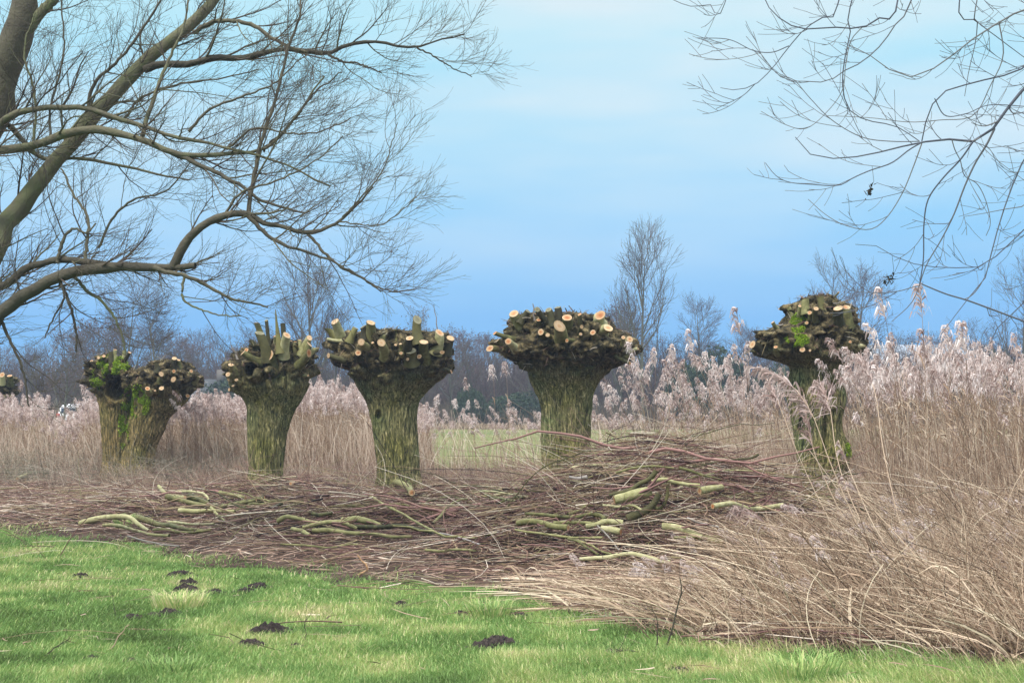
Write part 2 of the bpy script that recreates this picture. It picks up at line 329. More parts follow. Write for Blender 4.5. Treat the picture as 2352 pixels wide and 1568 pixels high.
# ------------------------------------------------------------------ pollard willows
def pollard(label, Y, zf, rows, stubs, head_y, seed, dr=.8, holes=(), moss=(), extra=None, extra_twigs=260, bark='pollard'):
    rng = np.random.default_rng(seed)
    loc = at(*zf(*( (rows[0][1]+rows[0][2])/2, rows[0][0])), Y); loc = np.array([loc[0], Y, 0.0])
    root = empty('pollard_willow', loc); tag(root, label, 'pollard tree', 'row of freshly cut pollard willows')
    mb = MB()
    zhead = at(*zf(0, head_y), Y)[2]
    knobs = []
    for ri, rws in enumerate([rows] + ([extra] if extra else [])):
        zz, xl, xr = [], [], []
        for y, l_, r_ in rws:
            pl = at(*zf(l_, y), Y); pr_ = at(*zf(r_, y), Y); zz.append(pl[2]); xl.append(pl[0]); xr.append(pr_[0])
        zz = np.array(zz); xl = np.array(xl); xr = np.array(xr)
        if zz[0] > -.1: zz = np.r_[-.15, zz]; xl = np.r_[xl[0]-.03, xl]; xr = np.r_[xr[0]+.03, xr]
        gz = np.linspace(zz[0], .45, 12); zz_ = np.r_[gz, zz[zz > .46]]; fl = .10*np.clip(1-zz_/.42, 0, 1.2)**2; xl = np.interp(zz_, zz, xl) - fl; xr = np.interp(zz_, zz, xr) + fl; zz = zz_
        top = zz[-1]; zs = np.arange(zz[0], top, .022); l2 = np.interp(zs, zz, xl); r2 = np.interp(zs, zz, xr)
        ker = np.ones(5)/5; l2[2:-2] = np.convolve(l2, ker, 'valid'); r2[2:-2] = np.convolve(r2, ker, 'valid')
        cxs = (l2+r2)/2; aa = (r2-l2)/2
        cz = np.linspace(0, 1, 12)[1:]; zs = np.r_[zs, top + .08*np.sin(cz*np.pi/2)]; cxs = np.r_[cxs, np.full(11, cxs[-1])]; aa = np.r_[aa, np.maximum(aa[-1]*np.cos(cz*np.pi/2), .002)]
        n = 210; th = np.arange(n)*2*np.pi/n
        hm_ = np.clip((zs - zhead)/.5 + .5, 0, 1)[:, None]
        bb = aa*dr
        C, S = np.cos(th)[None, :], np.sin(th)[None, :]
        P = np.stack([cxs[:, None] + aa[:, None]*C, Y + ri*.1 + bb[:, None]*S, np.broadcast_to(zs[:, None], (len(zs), n))], -1)
        so_ = np.array([seed*3.1, 0, 0])
        rgd = fbm(np.stack([C*9 + .15*np.sin(P[..., 2]*4), S*9*np.ones_like(P[..., 2]), P[..., 2]*.8], -1) + so_, 2, seed+21)
        dt = -.035*np.abs(rgd) + .035*fbm(P*np.array([5, 5, 1.0]) + so_, 3, seed) - .030*np.abs(fbm(P*np.array([11, 11, 2.2]) + so_, 2, seed+9)) + .010*fbm(P*np.array([26, 26, 7]), 2, seed+3)
        dh = .15*fbm(P*3.0 + so_, 2, seed+5) - .13*np.abs(fbm(P*7 + so_, 2, seed+6)) + .075*fbm(P*17, 2, seed+7) + .05
        d = dt*(1-hm_) + dh*hm_
        d = d*np.clip(aa[:, None]/.2, 0, 1)
        hrows = np.where(zs > zhead)[0]
        for q in range(60):
            c = P[rng.choice(hrows[:-11]) if len(hrows) > 12 else -1, rng.integers(n)]; knobs.append(c)
            sg = rng.uniform(.05, .15); rd = np.sqrt(((P-c)**2).sum(-1))/sg; d = d + rng.uniform(.04, .13)*np.clip(1-rd**2, 0, 1)**.7 - .03*np.exp(-((rd-1.15)/.2)**2)
        P2 = P + np.stack([C*d, S*d*np.ones_like(C), np.zeros_like(d)], -1)
        P2[..., 2] += hm_*(.05*fbm(P*7, 2, seed+11) + .03*fbm(P*17, 2, seed+12))
        for hx, hy, hr, hry, depth in holes:
            c = at(*zf(hx, hy), Y); sc = zf.s*Y/F
            rad = np.sqrt(((P2[..., 0]-c[0])/(hr*sc))**2 + ((P2[..., 2]-c[2])/(hry*sc))**2) * np.where(S < 0, 1, 99)
            rad = rad*(1 + .25*vnoise(P2*7, seed+40)); P2[..., 1] += depth*np.clip(1.25-rad, 0, 1)**.7 * (rad < 1.25) - min(.06, depth*.12)*np.exp(-((rad-1.45)/.3)**2)
        k = len(zs); i, j = np.meshgrid(np.arange(k-1), np.arange(n), indexing='ij')
        a = i*n + j; b = i*n + (j+1) % n; Q = np.stack([a, b, b+n, a+n], -1).reshape(-1, 4)
        wob = .18*fbm(P*2.5, 2, seed+2)
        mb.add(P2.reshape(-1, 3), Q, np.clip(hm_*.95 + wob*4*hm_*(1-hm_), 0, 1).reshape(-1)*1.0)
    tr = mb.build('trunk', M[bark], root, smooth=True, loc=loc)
    Vw = np.concatenate(mb.V); bvh = BVHTree.FromPolygons([tuple(v) for v in Vw], [tuple(int(t) for t in f) for F_ in mb.Fc for f in F_])
    def hit(px, py):
        d = Vector(at(px, py, Y) - np.array([0, 0, EYE])).normalized(); p, nn, _, _ = bvh.ray_cast(Vector((0, 0, EYE)), d)
        if p is None:
            p, nn, _, _ = bvh.find_nearest(Vector(at(px, py, Y)))
        return np.array(p), np.array(nn)
    def stub(p0, p1, r, cm, bm, name='cut_stub', fn=None, taper=.9):
        k = 5; t = np.linspace(0, 1, k); off = rng.normal(size=3)*.012
        P = p0 + (p1-p0)*t[:, None] + off*np.sin(t*np.pi)[:, None]
        flare = 1 + .5*(1-t)**3
        s = 12
        Vt, Qt, At = tubes(P[None], (r*(1-(1-taper)*t)*flare)[None], s, rng.random())
        D = nrm(p1-p0); fnn = nrm(D + (fn if fn is not None else np.array([0, -.2, .2]) + rng.normal(size=3)*.33))
        if (fnn*D).sum() < .35: fnn = nrm(D*1.0 + fnn*.6)
        ring = Vt[-s:]; sl = ((p1 - ring)*fnn).sum(-1)/(D*fnn).sum(); ring = ring + sl[:, None]*D; Vt[-s:] = ring
        Vt = Vt + (vnoise(Vt*40, seed)[:, None]*.004)
        o = MB().add(Vt, Qt, At).build(name, bm, root, smooth=True, loc=loc)
        c = ring.mean(0) + fnn*.003; rim = c + (Vt[-s:]-ring.mean(0))*.97; mid = c + (rim-c)*.55
        fv = np.vstack([c[None], mid, rim]); T1 = [[0, 1+q, 1+(q+1) % s] for q in range(s)]; Q2 = [[1+q, 1+s+q, 1+s+(q+1) % s, 1+(q+1) % s] for q in range(s)]
        f = MB(); f.add(fv, T1, np.r_[0.1, np.full(s, .5), np.full(s, .95)]); f.Fc.append(np.array(Q2)); 
        f.build('cut_face', cm, o, loc=loc)
    for s_ in stubs:
        bx, by, tx, ty, r, tow = s_[:6]; kind = s_[6] if len(s_) > 6 else ''
        sc = zf.s*Y/F
        p0, nn = hit(*zf(bx, by)); base_px = zf(tx, ty)
        p1 = at(*base_px, p0[1] - tow)
        if kind == 'twig':
            Vt, Qt, At = tubes((p0 + (p1-p0)*np.linspace(0, 1, 6)[:, None] + rng.normal(size=(6, 3))*.008)[None], np.linspace(r*sc, r*sc*.4, 6)[None], 4, .3)
            MB().add(Vt, Qt, At).build('dead_twig', M['bark_grey'], root, loc=loc); continue
        D = nrm(p1-p0); p0 = p0 - D*.10
        if np.linalg.norm(p1-p0) < .13: p1 = p0 + D*.13
        if kind == 'spike': stub(p0, p1, r*sc*1.5, M['cut_old'], M['bark_dark'], taper=.12)
        elif kind == 'old': stub(p0, p1, r*sc, M['cut_old'], M['bark_dark'])
        else: stub(p0, p1, r*sc, M['cut'], M['bark_green'] if rng.random() < .75 else M['bark_dark'])
    # little cut stumps all over the head
    P = Vw; hv = P[(P[:, 2] > zhead + .1)]
    for q in range(9):
        v = hv[rng.integers(len(hv))]; p, nn, _, _ = bvh.find_nearest(Vector(v)); nn = np.array(nn)
        D = nrm(nn + np.array([0, -.3, .7]) + rng.normal(size=3)*.3); r = rng.uniform(.007, .016)
        stub(v - D*.04, v + D*rng.uniform(.04, .12), r, M['cut'], M['bark_dark'])
    # crust of broken bark flakes and dead sprouts
    f = MB(); m_ = 1100; idx = rng.integers(len(hv), size=m_); c = hv[idx] + rng.normal(size=(m_, 3))*.008
    S1 = nrm(rng.normal(size=(m_, 3)))
    D1 = nrm(rng.normal(size=(m_, 3)) + np.array([0, -.3, .3])); ln = rng.uniform(.02, .06, m_)[:, None]
    Pf = np.stack([c - D1*ln*.5, c + D1*ln*.2 + rng.normal(size=(m_, 3))*.006, c + D1*ln], 1)
    f.add(*ribbons(Pf, rng.uniform(.008, .026, m_)[:, None]*np.array([[1, .8, .2]]), S1, rng.random(m_)**1.5))
    f.build('bark_flakes', M['flakes'], root, loc=loc)
    f = MB(); m_ = extra_twigs; idx = rng.integers(len(hv), size=m_); c = hv[idx]
    out_ = nrm(c - np.array([P[:, 0].mean(), Y, zhead-.2])); D1 = nrm(rng.normal(size=(m_, 3))*.8 + out_*.6)
    ln = rng.uniform(.04, .22, m_)[:, None]; Pt = np.stack([c + D1*ln*t + np.array([0, 0, -.25])*ln*t*t for t in np.linspace(0, 1, 4)], 1)
    f.add(*tubes(Pt, np.broadcast_to(rng.uniform(.002, .006, m_)[:, None], (m_, 4))*np.array([[1, .9, .7, .4]]), 3, rng.random(m_)))
    tag(f.build('dead_sprouts', M['twigs'], root, loc=loc), kind='stuff')
    for (mx_, my_, rx, ry, cnt) in moss:
        f = MB(); pts = []; ns = []
        while len(pts) < cnt:
            q = rng.normal(size=2)*.5
            if q @ q > 1: continue
            qx, qy = zf(mx_ + q[0]*rx, my_ + q[1]*ry)
            d = Vector(at(qx, qy, Y) - np.array([0, 0, EYE])).normalized(); p, nn, _, _ = bvh.ray_cast(Vector((0, 0, EYE)), d)
            if p is None: cnt -= 1; continue
            pts.append(p); ns.append(nn)
        pts = np.array(pts); ns = np.array(ns)
        keep = fbm(pts*9, 2, seed) > -.12; pts = pts[keep]; ns = ns[keep]; m_ = len(pts)
        D1 = nrm(ns + rng.normal(size=(m_, 3))*.6 + np.array([0, 0, -.1])); pf = np.stack([pts, pts + D1*.014, pts + D1*rng.uniform(.018, .034, m_)[:, None] + np.array([0, 0, -.008])], 1)
        f.add(*ribbons(pf, np.array([[.020, .018, .006]]), nrm(rng.normal(size=(m_, 3))), rng.random(m_)))
        f.build('moss', M['moss'], root, loc=loc)
    return root, hit

zD = zoomer(1180, 740, 460/1443)
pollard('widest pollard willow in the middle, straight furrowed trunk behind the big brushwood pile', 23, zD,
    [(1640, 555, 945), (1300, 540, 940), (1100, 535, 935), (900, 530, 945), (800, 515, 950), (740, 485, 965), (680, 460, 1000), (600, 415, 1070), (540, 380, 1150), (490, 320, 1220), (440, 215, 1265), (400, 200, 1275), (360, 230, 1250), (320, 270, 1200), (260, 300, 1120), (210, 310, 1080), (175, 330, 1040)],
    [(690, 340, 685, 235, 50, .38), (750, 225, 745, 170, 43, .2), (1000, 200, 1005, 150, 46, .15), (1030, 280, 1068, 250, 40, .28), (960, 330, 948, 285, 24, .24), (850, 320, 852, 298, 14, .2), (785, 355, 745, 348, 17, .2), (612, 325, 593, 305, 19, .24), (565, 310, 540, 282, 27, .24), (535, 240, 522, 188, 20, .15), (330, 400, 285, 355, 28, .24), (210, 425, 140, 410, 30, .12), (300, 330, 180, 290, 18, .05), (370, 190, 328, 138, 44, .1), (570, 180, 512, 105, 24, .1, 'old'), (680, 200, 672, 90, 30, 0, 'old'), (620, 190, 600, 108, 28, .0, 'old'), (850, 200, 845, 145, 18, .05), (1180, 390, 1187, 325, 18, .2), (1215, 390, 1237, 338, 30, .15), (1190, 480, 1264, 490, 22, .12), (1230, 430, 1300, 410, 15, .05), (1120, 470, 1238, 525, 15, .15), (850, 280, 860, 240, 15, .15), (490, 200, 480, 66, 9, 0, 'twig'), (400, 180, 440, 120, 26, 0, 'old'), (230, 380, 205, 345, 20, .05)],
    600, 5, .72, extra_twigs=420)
zT4 = zoomer(780, 740, 400/1254)
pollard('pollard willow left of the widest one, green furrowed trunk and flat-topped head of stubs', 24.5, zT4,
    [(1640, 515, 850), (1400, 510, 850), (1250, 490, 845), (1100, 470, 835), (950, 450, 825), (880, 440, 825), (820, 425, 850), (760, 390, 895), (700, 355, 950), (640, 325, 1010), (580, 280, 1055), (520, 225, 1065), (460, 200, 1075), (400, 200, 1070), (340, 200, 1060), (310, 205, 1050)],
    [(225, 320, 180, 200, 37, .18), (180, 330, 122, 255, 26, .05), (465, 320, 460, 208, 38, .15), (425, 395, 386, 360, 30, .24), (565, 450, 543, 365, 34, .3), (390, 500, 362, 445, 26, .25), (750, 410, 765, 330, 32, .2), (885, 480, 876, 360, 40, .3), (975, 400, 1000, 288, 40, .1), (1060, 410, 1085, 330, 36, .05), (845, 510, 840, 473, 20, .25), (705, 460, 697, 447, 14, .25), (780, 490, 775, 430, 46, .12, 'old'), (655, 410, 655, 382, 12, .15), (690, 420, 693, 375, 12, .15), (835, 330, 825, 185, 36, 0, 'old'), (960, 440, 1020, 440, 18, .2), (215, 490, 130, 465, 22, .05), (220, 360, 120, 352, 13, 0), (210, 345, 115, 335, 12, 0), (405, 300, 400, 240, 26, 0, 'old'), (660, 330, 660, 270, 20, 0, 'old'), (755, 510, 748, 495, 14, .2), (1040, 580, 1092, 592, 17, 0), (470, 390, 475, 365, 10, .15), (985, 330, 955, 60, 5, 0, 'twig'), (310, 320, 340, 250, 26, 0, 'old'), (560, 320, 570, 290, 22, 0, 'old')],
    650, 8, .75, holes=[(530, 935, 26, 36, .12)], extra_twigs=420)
zT3 = zoomer(180, 720, 620/1870)
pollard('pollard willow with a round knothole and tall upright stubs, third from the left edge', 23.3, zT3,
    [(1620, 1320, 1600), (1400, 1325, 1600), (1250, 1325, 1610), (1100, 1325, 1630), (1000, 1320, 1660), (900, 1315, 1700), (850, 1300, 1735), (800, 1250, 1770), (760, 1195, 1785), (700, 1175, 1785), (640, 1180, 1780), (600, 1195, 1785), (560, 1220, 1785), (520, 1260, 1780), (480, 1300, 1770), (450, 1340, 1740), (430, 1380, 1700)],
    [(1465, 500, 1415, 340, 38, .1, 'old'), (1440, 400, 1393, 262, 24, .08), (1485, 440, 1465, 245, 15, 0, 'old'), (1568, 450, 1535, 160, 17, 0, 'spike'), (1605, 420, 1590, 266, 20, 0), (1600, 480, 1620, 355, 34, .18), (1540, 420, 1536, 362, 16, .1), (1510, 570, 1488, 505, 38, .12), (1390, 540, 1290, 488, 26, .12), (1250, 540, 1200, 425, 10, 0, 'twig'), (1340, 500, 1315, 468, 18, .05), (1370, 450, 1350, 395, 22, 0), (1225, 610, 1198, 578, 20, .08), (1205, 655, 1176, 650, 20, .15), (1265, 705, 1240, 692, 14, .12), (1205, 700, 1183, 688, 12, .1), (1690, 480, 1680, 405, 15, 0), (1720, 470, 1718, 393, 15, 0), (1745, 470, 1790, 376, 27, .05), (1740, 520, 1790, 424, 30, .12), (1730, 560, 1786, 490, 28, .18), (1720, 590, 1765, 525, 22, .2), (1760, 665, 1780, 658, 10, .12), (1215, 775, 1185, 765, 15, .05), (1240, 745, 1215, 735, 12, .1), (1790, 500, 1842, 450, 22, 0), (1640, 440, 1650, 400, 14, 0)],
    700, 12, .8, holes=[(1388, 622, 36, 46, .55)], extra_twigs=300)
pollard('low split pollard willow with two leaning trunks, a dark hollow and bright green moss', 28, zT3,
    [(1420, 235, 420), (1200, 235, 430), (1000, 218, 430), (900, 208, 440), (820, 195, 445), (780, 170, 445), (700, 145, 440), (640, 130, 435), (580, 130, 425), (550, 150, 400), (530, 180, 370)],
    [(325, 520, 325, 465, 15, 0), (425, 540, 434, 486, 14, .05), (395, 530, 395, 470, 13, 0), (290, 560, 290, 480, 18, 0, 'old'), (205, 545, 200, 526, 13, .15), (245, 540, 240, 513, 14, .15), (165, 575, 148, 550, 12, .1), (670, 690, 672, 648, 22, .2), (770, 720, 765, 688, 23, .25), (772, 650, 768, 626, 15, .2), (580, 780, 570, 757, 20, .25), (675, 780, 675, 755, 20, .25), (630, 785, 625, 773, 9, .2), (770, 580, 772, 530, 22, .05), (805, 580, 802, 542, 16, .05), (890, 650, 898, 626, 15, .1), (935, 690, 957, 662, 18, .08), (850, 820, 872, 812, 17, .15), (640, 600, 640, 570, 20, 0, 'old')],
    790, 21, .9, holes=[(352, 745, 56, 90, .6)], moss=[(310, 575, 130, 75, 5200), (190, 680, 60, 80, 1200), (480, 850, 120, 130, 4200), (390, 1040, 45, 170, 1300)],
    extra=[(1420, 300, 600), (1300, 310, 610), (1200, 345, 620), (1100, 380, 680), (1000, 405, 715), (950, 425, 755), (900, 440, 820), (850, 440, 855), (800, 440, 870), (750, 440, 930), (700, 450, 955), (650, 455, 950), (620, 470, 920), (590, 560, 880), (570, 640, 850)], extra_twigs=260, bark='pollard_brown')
zT6 = zoomer(1840, 720, 400/1120)
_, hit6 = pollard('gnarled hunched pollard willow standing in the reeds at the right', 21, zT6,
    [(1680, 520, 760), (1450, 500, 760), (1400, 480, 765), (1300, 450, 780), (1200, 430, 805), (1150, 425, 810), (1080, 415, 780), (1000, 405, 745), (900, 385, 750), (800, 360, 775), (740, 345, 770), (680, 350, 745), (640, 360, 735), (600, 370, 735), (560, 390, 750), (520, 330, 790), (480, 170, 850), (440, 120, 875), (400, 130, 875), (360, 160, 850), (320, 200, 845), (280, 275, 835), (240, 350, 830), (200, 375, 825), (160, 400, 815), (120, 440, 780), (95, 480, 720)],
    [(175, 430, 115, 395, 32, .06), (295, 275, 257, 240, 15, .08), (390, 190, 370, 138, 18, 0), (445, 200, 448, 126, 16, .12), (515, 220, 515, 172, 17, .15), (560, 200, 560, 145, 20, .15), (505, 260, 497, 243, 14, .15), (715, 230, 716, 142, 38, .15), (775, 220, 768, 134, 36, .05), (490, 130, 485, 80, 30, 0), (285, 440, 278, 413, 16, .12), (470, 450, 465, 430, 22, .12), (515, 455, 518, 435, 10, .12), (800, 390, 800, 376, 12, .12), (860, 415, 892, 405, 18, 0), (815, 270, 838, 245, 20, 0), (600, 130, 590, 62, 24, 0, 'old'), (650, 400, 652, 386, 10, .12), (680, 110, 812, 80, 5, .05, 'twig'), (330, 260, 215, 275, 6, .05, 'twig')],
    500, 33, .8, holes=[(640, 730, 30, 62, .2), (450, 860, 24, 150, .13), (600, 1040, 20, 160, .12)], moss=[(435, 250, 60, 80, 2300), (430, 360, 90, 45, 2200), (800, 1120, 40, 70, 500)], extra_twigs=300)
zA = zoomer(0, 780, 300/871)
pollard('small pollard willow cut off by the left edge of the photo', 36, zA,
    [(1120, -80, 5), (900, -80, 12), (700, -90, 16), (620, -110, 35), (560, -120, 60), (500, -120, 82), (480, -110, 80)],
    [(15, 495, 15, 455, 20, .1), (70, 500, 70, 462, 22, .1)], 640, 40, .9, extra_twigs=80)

# ------------------------------------------------------------------ brushwood pile
def onpile(px, py):
    Y = 7.5
    while Y < 38:
        p = at(px, py, Y)
        if p[2] <= pile_h(p[0], p[1]) + .07: return Y
        Y += .03
    return 38
zB = zoomer(180, 1100, 1020/2352); zC = zoomer(1200, 1120, 760/2352)
LOGS = [
 (zB, [(50, 478), (160, 450), (260, 440), (330, 445), (390, 490), (450, 525)], 18, 10, 'g', 'thick pale cut branch, leftmost log on the edge of the green grass', 'start'),
 (zB, [(345, 445), (420, 455), (500, 485), (570, 490), (640, 510), (760, 520)], 20, 10, 'g', 'curved pale branch crossing over the leftmost cut log', ''),
 (zB, [(185, 488), (260, 490), (330, 510), (400, 530), (470, 545), (560, 550)], 11, 8, 'g', 'thinner pale branch lying lowest in the leftmost log bundle beside a grass tuft', 'start'),
 (zB, [(470, 520), (540, 515), (620, 530), (700, 530), (800, 515)], 12, 7, 'g', 'wavy pale branch at the right end of the leftmost log bundle', ''),
 (zB, [(550, 470), (620, 475), (700, 485), (820, 480)], 9, 6, 'g', 'thin pale branch lying along the top of the leftmost log bundle', ''),
 (zB, [(545, 325), (620, 345), (700, 365), (800, 385), (880, 380), (960, 365), (1060, 345)], 17, 9, 'g', 'long yellow-green branch sagging in the bundle left of the knothole willow', 'start'),
 (zB, [(670, 320), (740, 345), (800, 370), (870, 380), (960, 360), (1110, 330)], 20, 10, 'g', 'thickest yellow-green branch ending at the foot of the knothole willow', ''),
 (zB, [(615, 405), (720, 410), (800, 405), (900, 410), (940, 408)], 14, 8, 'g', 'pale branch lowest in the bundle left of the knothole willow', ''),
 (zB, [(500, 265), (530, 300), (580, 320), (650, 330)], 12, 9, 'g', 'short branch with upturned cut end in the bundle left of the knothole willow', 'start'),
 (zB, [(600, 300), (680, 295), (760, 310), (790, 345)], 9, 6, 'g', 'arched thin branch topmost in the bundle left of the knothole willow', ''),
 (zB, [(800, 385), (840, 430), (880, 465)], 8, 5, 'g', 'short forked branch pointing down from the bundle left of the knothole willow', ''),
 (zB, [(1190, 465), (1240, 440), (1320, 455), (1390, 475), (1480, 475)], 14, 10, 'g', 'humped pale branch at the left of the middle log bundle', ''),
 (zB, [(1330, 505), (1420, 480), (1520, 470), (1580, 480), (1640, 510)], 13, 10, 'g', 'arched branch crossing the middle log bundle', ''),
 (zB, [(1560, 470), (1640, 455), (1700, 465), (1780, 490)], 25, 12, 'g', 'short thick yellow-green log on top of the middle bundle', 'start'),
 (zB, [(1600, 495), (1750, 500), (1900, 490), (2000, 515), (2080, 530)], 13, 9, 'g', 'long pale branch running right from the middle log bundle', ''),
 (zB, [(1390, 520), (1500, 520), (1620, 535), (1740, 540), (1850, 555), (1960, 555)], 14, 8, 'g', 'long pale branch lowest in the middle log bundle', ''),
 (zB, [(1270, 510), (1320, 520), (1370, 550)], 12, 12, 'g', 'short stub of a log at the lower left of the middle bundle', 'start'),
 (zB, [(1370, 415), (1420, 430), (1500, 420)], 12, 10, 'g', 'short pale log lying above the middle bundle', ''),
 (zB, [(1170, 555), (1300, 548), (1420, 552), (1540, 540)], 5, 4, 'r', 'thin brown stick under the middle log bundle', ''),
 (zB, [(1720, 320), (1800, 370), (1900, 420), (2000, 480), (2090, 525)], 8, 6, 'g', 'straight olive branch slanting down to the right below the green trunk', ''),
 (zB, [(2080, 480), (2130, 430), (2160, 390), (2220, 350), (2280, 335)], 9, 6, 'g', 'green branch curving up to the right toward the big pile', ''),
 (zB, [(1835, 235), (1880, 245), (1930, 265), (1960, 300)], 22, 15, 'g', 'thick mossy log leaning at the foot of the green furrowed trunk', 'start'),
 (zB, [(80, 155), (290, 155), (400, 165), (480, 185), (580, 205), (640, 250), (680, 290)], 5, 4, 'r', 'long thin arching branch in front of the split pollard', ''),
 (zB, [(1120, 150), (1290, 160), (1380, 190), (1430, 220)], 5, 4, 'w', 'thin bleached branch sticking out right of the knothole willow foot', 'r'),
 (zB, [(870, 120), (850, 190), (800, 230), (750, 290)], 6, 3, 'w', 'white weathered forked twig left of the knothole willow', 'r'),
 (zB, [(1120, 320), (1220, 335), (1330, 325), (1480, 318)], 8, 6, 'r', 'brown branch lying right of the knothole willow foot', ''),
 (zB, [(1200, 600), (1350, 605), (1480, 620), (1600, 600), (1690, 610)], 6, 5, 'g', 'wavy thin branch in the twigs below the middle log bundle', ''),
 (zB, [(2040, 630), (2120, 640), (2200, 630), (2330, 635)], 8, 6, 'g', 'wavy greenish branch near the reed litter left of the big pile', ''),
 (zB, [(2080, 530), (2200, 550), (2352, 600)], 5, 4, 'w', 'thin bleached branch between the middle bundle and the big pile', ''),
 (zB, [(1260, 250), (1320, 242), (1360, 245)], 8, 8, 'r', 'short brown branch end between the knothole and the green trunks', ''),
 (zB, [(850, 300), (950, 320), (1000, 330)], 12, 10, 'g', 'stout mossy branch just left of the knothole willow foot', ''),
 (zB, [(320, 550), (420, 580), (520, 600), (620, 610)], 5, 4, 'w', 'thin pale stick on the grass edge below the leftmost logs', ''),
 (zC, [(290, 580), (380, 565), (470, 575), (560, 600), (680, 615)], 22, 22, 'g', 'smooth green log with orange sawn end at the left front of the big pile', 'end'),
 (zC, [(820, 600), (900, 590), (960, 568), (1040, 570), (1105, 580)], 18, 25, 'g', 'forked log with grey-brown sawn end in the middle of the big pile', 'end'),
 (zC, [(350, 505), (500, 515), (640, 530), (760, 530), (850, 510), (930, 520), (970, 550)], 12, 16, 'g', 'long grey-green branch lying behind the smooth log with the orange end', ''),
 (zC, [(570, 575), (700, 575), (820, 575), (900, 585)], 12, 12, 'g', 'pale branch between the orange-ended log and the forked log', ''),
 (zC, [(940, 620), (1020, 630), (1090, 645)], 25, 27, 'g', 'short thick log tucked below the forked log in the big pile', 'end'),
 (zC, [(1040, 400), (1120, 380), (1220, 355), (1320, 340)], 38, 46, 'g', 'thickest yellow-green log with a big sawn face atop the big pile', 'end'),
 (zC, [(1000, 360), (1080, 345), (1170, 320), (1230, 275), (1300, 245), (1345, 200), (1362, 172)], 14, 20, 'd', 'dark curved branch rising over the thickest log, sawn tip upward', 'end r'),
 (zC, [(1140, 545), (1220, 510), (1300, 470), (1350, 420), (1385, 350)], 32, 24, 'd', 'thick dark branch curving upward right below the thickest log', 'end r'),
 (zC, [(1370, 480), (1420, 440), (1445, 380), (1455, 272)], 12, 14, 'd', 'slim dark branch standing upright at the right of the thickest log', 'end r'),
 (zC, [(1410, 605), (1500, 610), (1580, 630), (1650, 665), (1720, 690)], 26, 26, 'g', 'thick pale log sloping down in the right part of the big pile', ''),
 (zC, [(770, 855), (880, 850), (1000, 840), (1130, 815), (1250, 830), (1380, 865), (1470, 885)], 14, 20, 'g', 'long wavy green branch lying lowest along the front of the big pile', ''),
 (zC, [(270, 630), (400, 650), (550, 670), (700, 690), (950, 690)], 8, 10, 'g', 'long thin green branch just below the orange-ended log', 'end'),
 (zC, [(680, 700), (760, 720), (850, 780), (920, 825)], 9, 8, 'g', 'left one of two thin branches slanting down to the lowest long branch', ''),
 (zC, [(760, 710), (860, 750), (950, 800), (1020, 820)], 9, 8, 'g', 'right one of two thin branches slanting down to the lowest long branch', ''),
 (zC, [(950, 440), (1080, 450), (1180, 440), (1250, 475)], 10, 9, 'g', 'pale branch lying just under the thickest log', ''),
 (zC, [(1330, 255), (1430, 240), (1530, 270), (1700, 290)], 14, 17, 'g', 'pale grey-green branch right of the thickest log, sawn end to the right', 'end'),
 (zC, [(1700, 330), (1800, 310), (1870, 300)], 26, 24, 'g', 'mossy log half hidden by reeds at the right end of the big pile', 'start'),
 (zC, [(1500, 690), (1650, 685), (1800, 685), (1920, 690)], 11, 10, 'g', 'straight green branch low at the right side of the big pile', ''),
 (zC, [(1540, 150), (1650, 180), (1750, 215), (1860, 240)], 12, 9, 'g', 'branch slanting down at the upper right of the big pile', ''),
 (zC, [(1640, 145), (1800, 115), (1960, 90), (2100, 75), (2155, 48)], 6, 10, 'd', 'long mossy stick pointing right into the reeds, orange sawn tip', 'end r'),
 (zC, [(1800, 450), (1950, 430), (2100, 470), (2340, 440)], 20, 18, 'g', 'long mossy log behind the leaning reeds right of the big pile', ''),
 (zC, [(1600, 540), (1720, 580), (1850, 610)], 8, 6, 'w', 'bleached branch in the right part of the big pile', ''),
 (zC, [(900, 590), (1000, 690), (1080, 790)], 7, 5, 'w', 'pale stick slanting down across the dark gaps of the big pile', ''),
 (zC, [(200, 470), (300, 340), (400, 220), (520, 130), (660, 80), (800, 30)], 6, 3, 'd', 'thin dark branch arching up in front of the widest willow trunk', 'r'),
 (zC, [(1050, 190), (1200, 150), (1350, 140), (1500, 155)], 9, 7, 'g', 'thin branch lying topmost across the big pile', ''),
 (zC, [(0, 330), (120, 335), (240, 360), (330, 385)], 12, 9, 'g', 'upper of two olive branches at the left shoulder of the big pile', ''),
 (zC, [(40, 365), (150, 385), (280, 410)], 12, 9, 'g', 'lower of two olive branches at the left shoulder of the big pile', ''),
 (zC, [(1760, 705), (1880, 735)], 32, 34, 'g', 'short thick pale log end low behind the reeds at the right of the big pile', 'end'),
 (zC, [(690, 220), (760, 235), (830, 222)], 10, 17, 'w', 'short blue-grey weathered stick in front of the widest willow foot', 'r'),
 (zA, [(0, 1110), (120, 1140), (260, 1130), (350, 1120), (420, 1090), (520, 1040), (615, 1010)], 10, 7, 'g', 'yellow-green branch rising to the right by the left edge of the photo', 'r'),
 (zA, [(50, 1160), (150, 1170), (250, 1160), (340, 1170)], 12, 9, 'g', 'pale branch crossed by another near the left edge of the photo', ''),
 (zA, [(130, 1205), (200, 1175), (260, 1160)], 12, 9, 'g', 'short branch forking down from the crossed pale branch at the left edge', ''),
]
rng = np.random.default_rng(77)
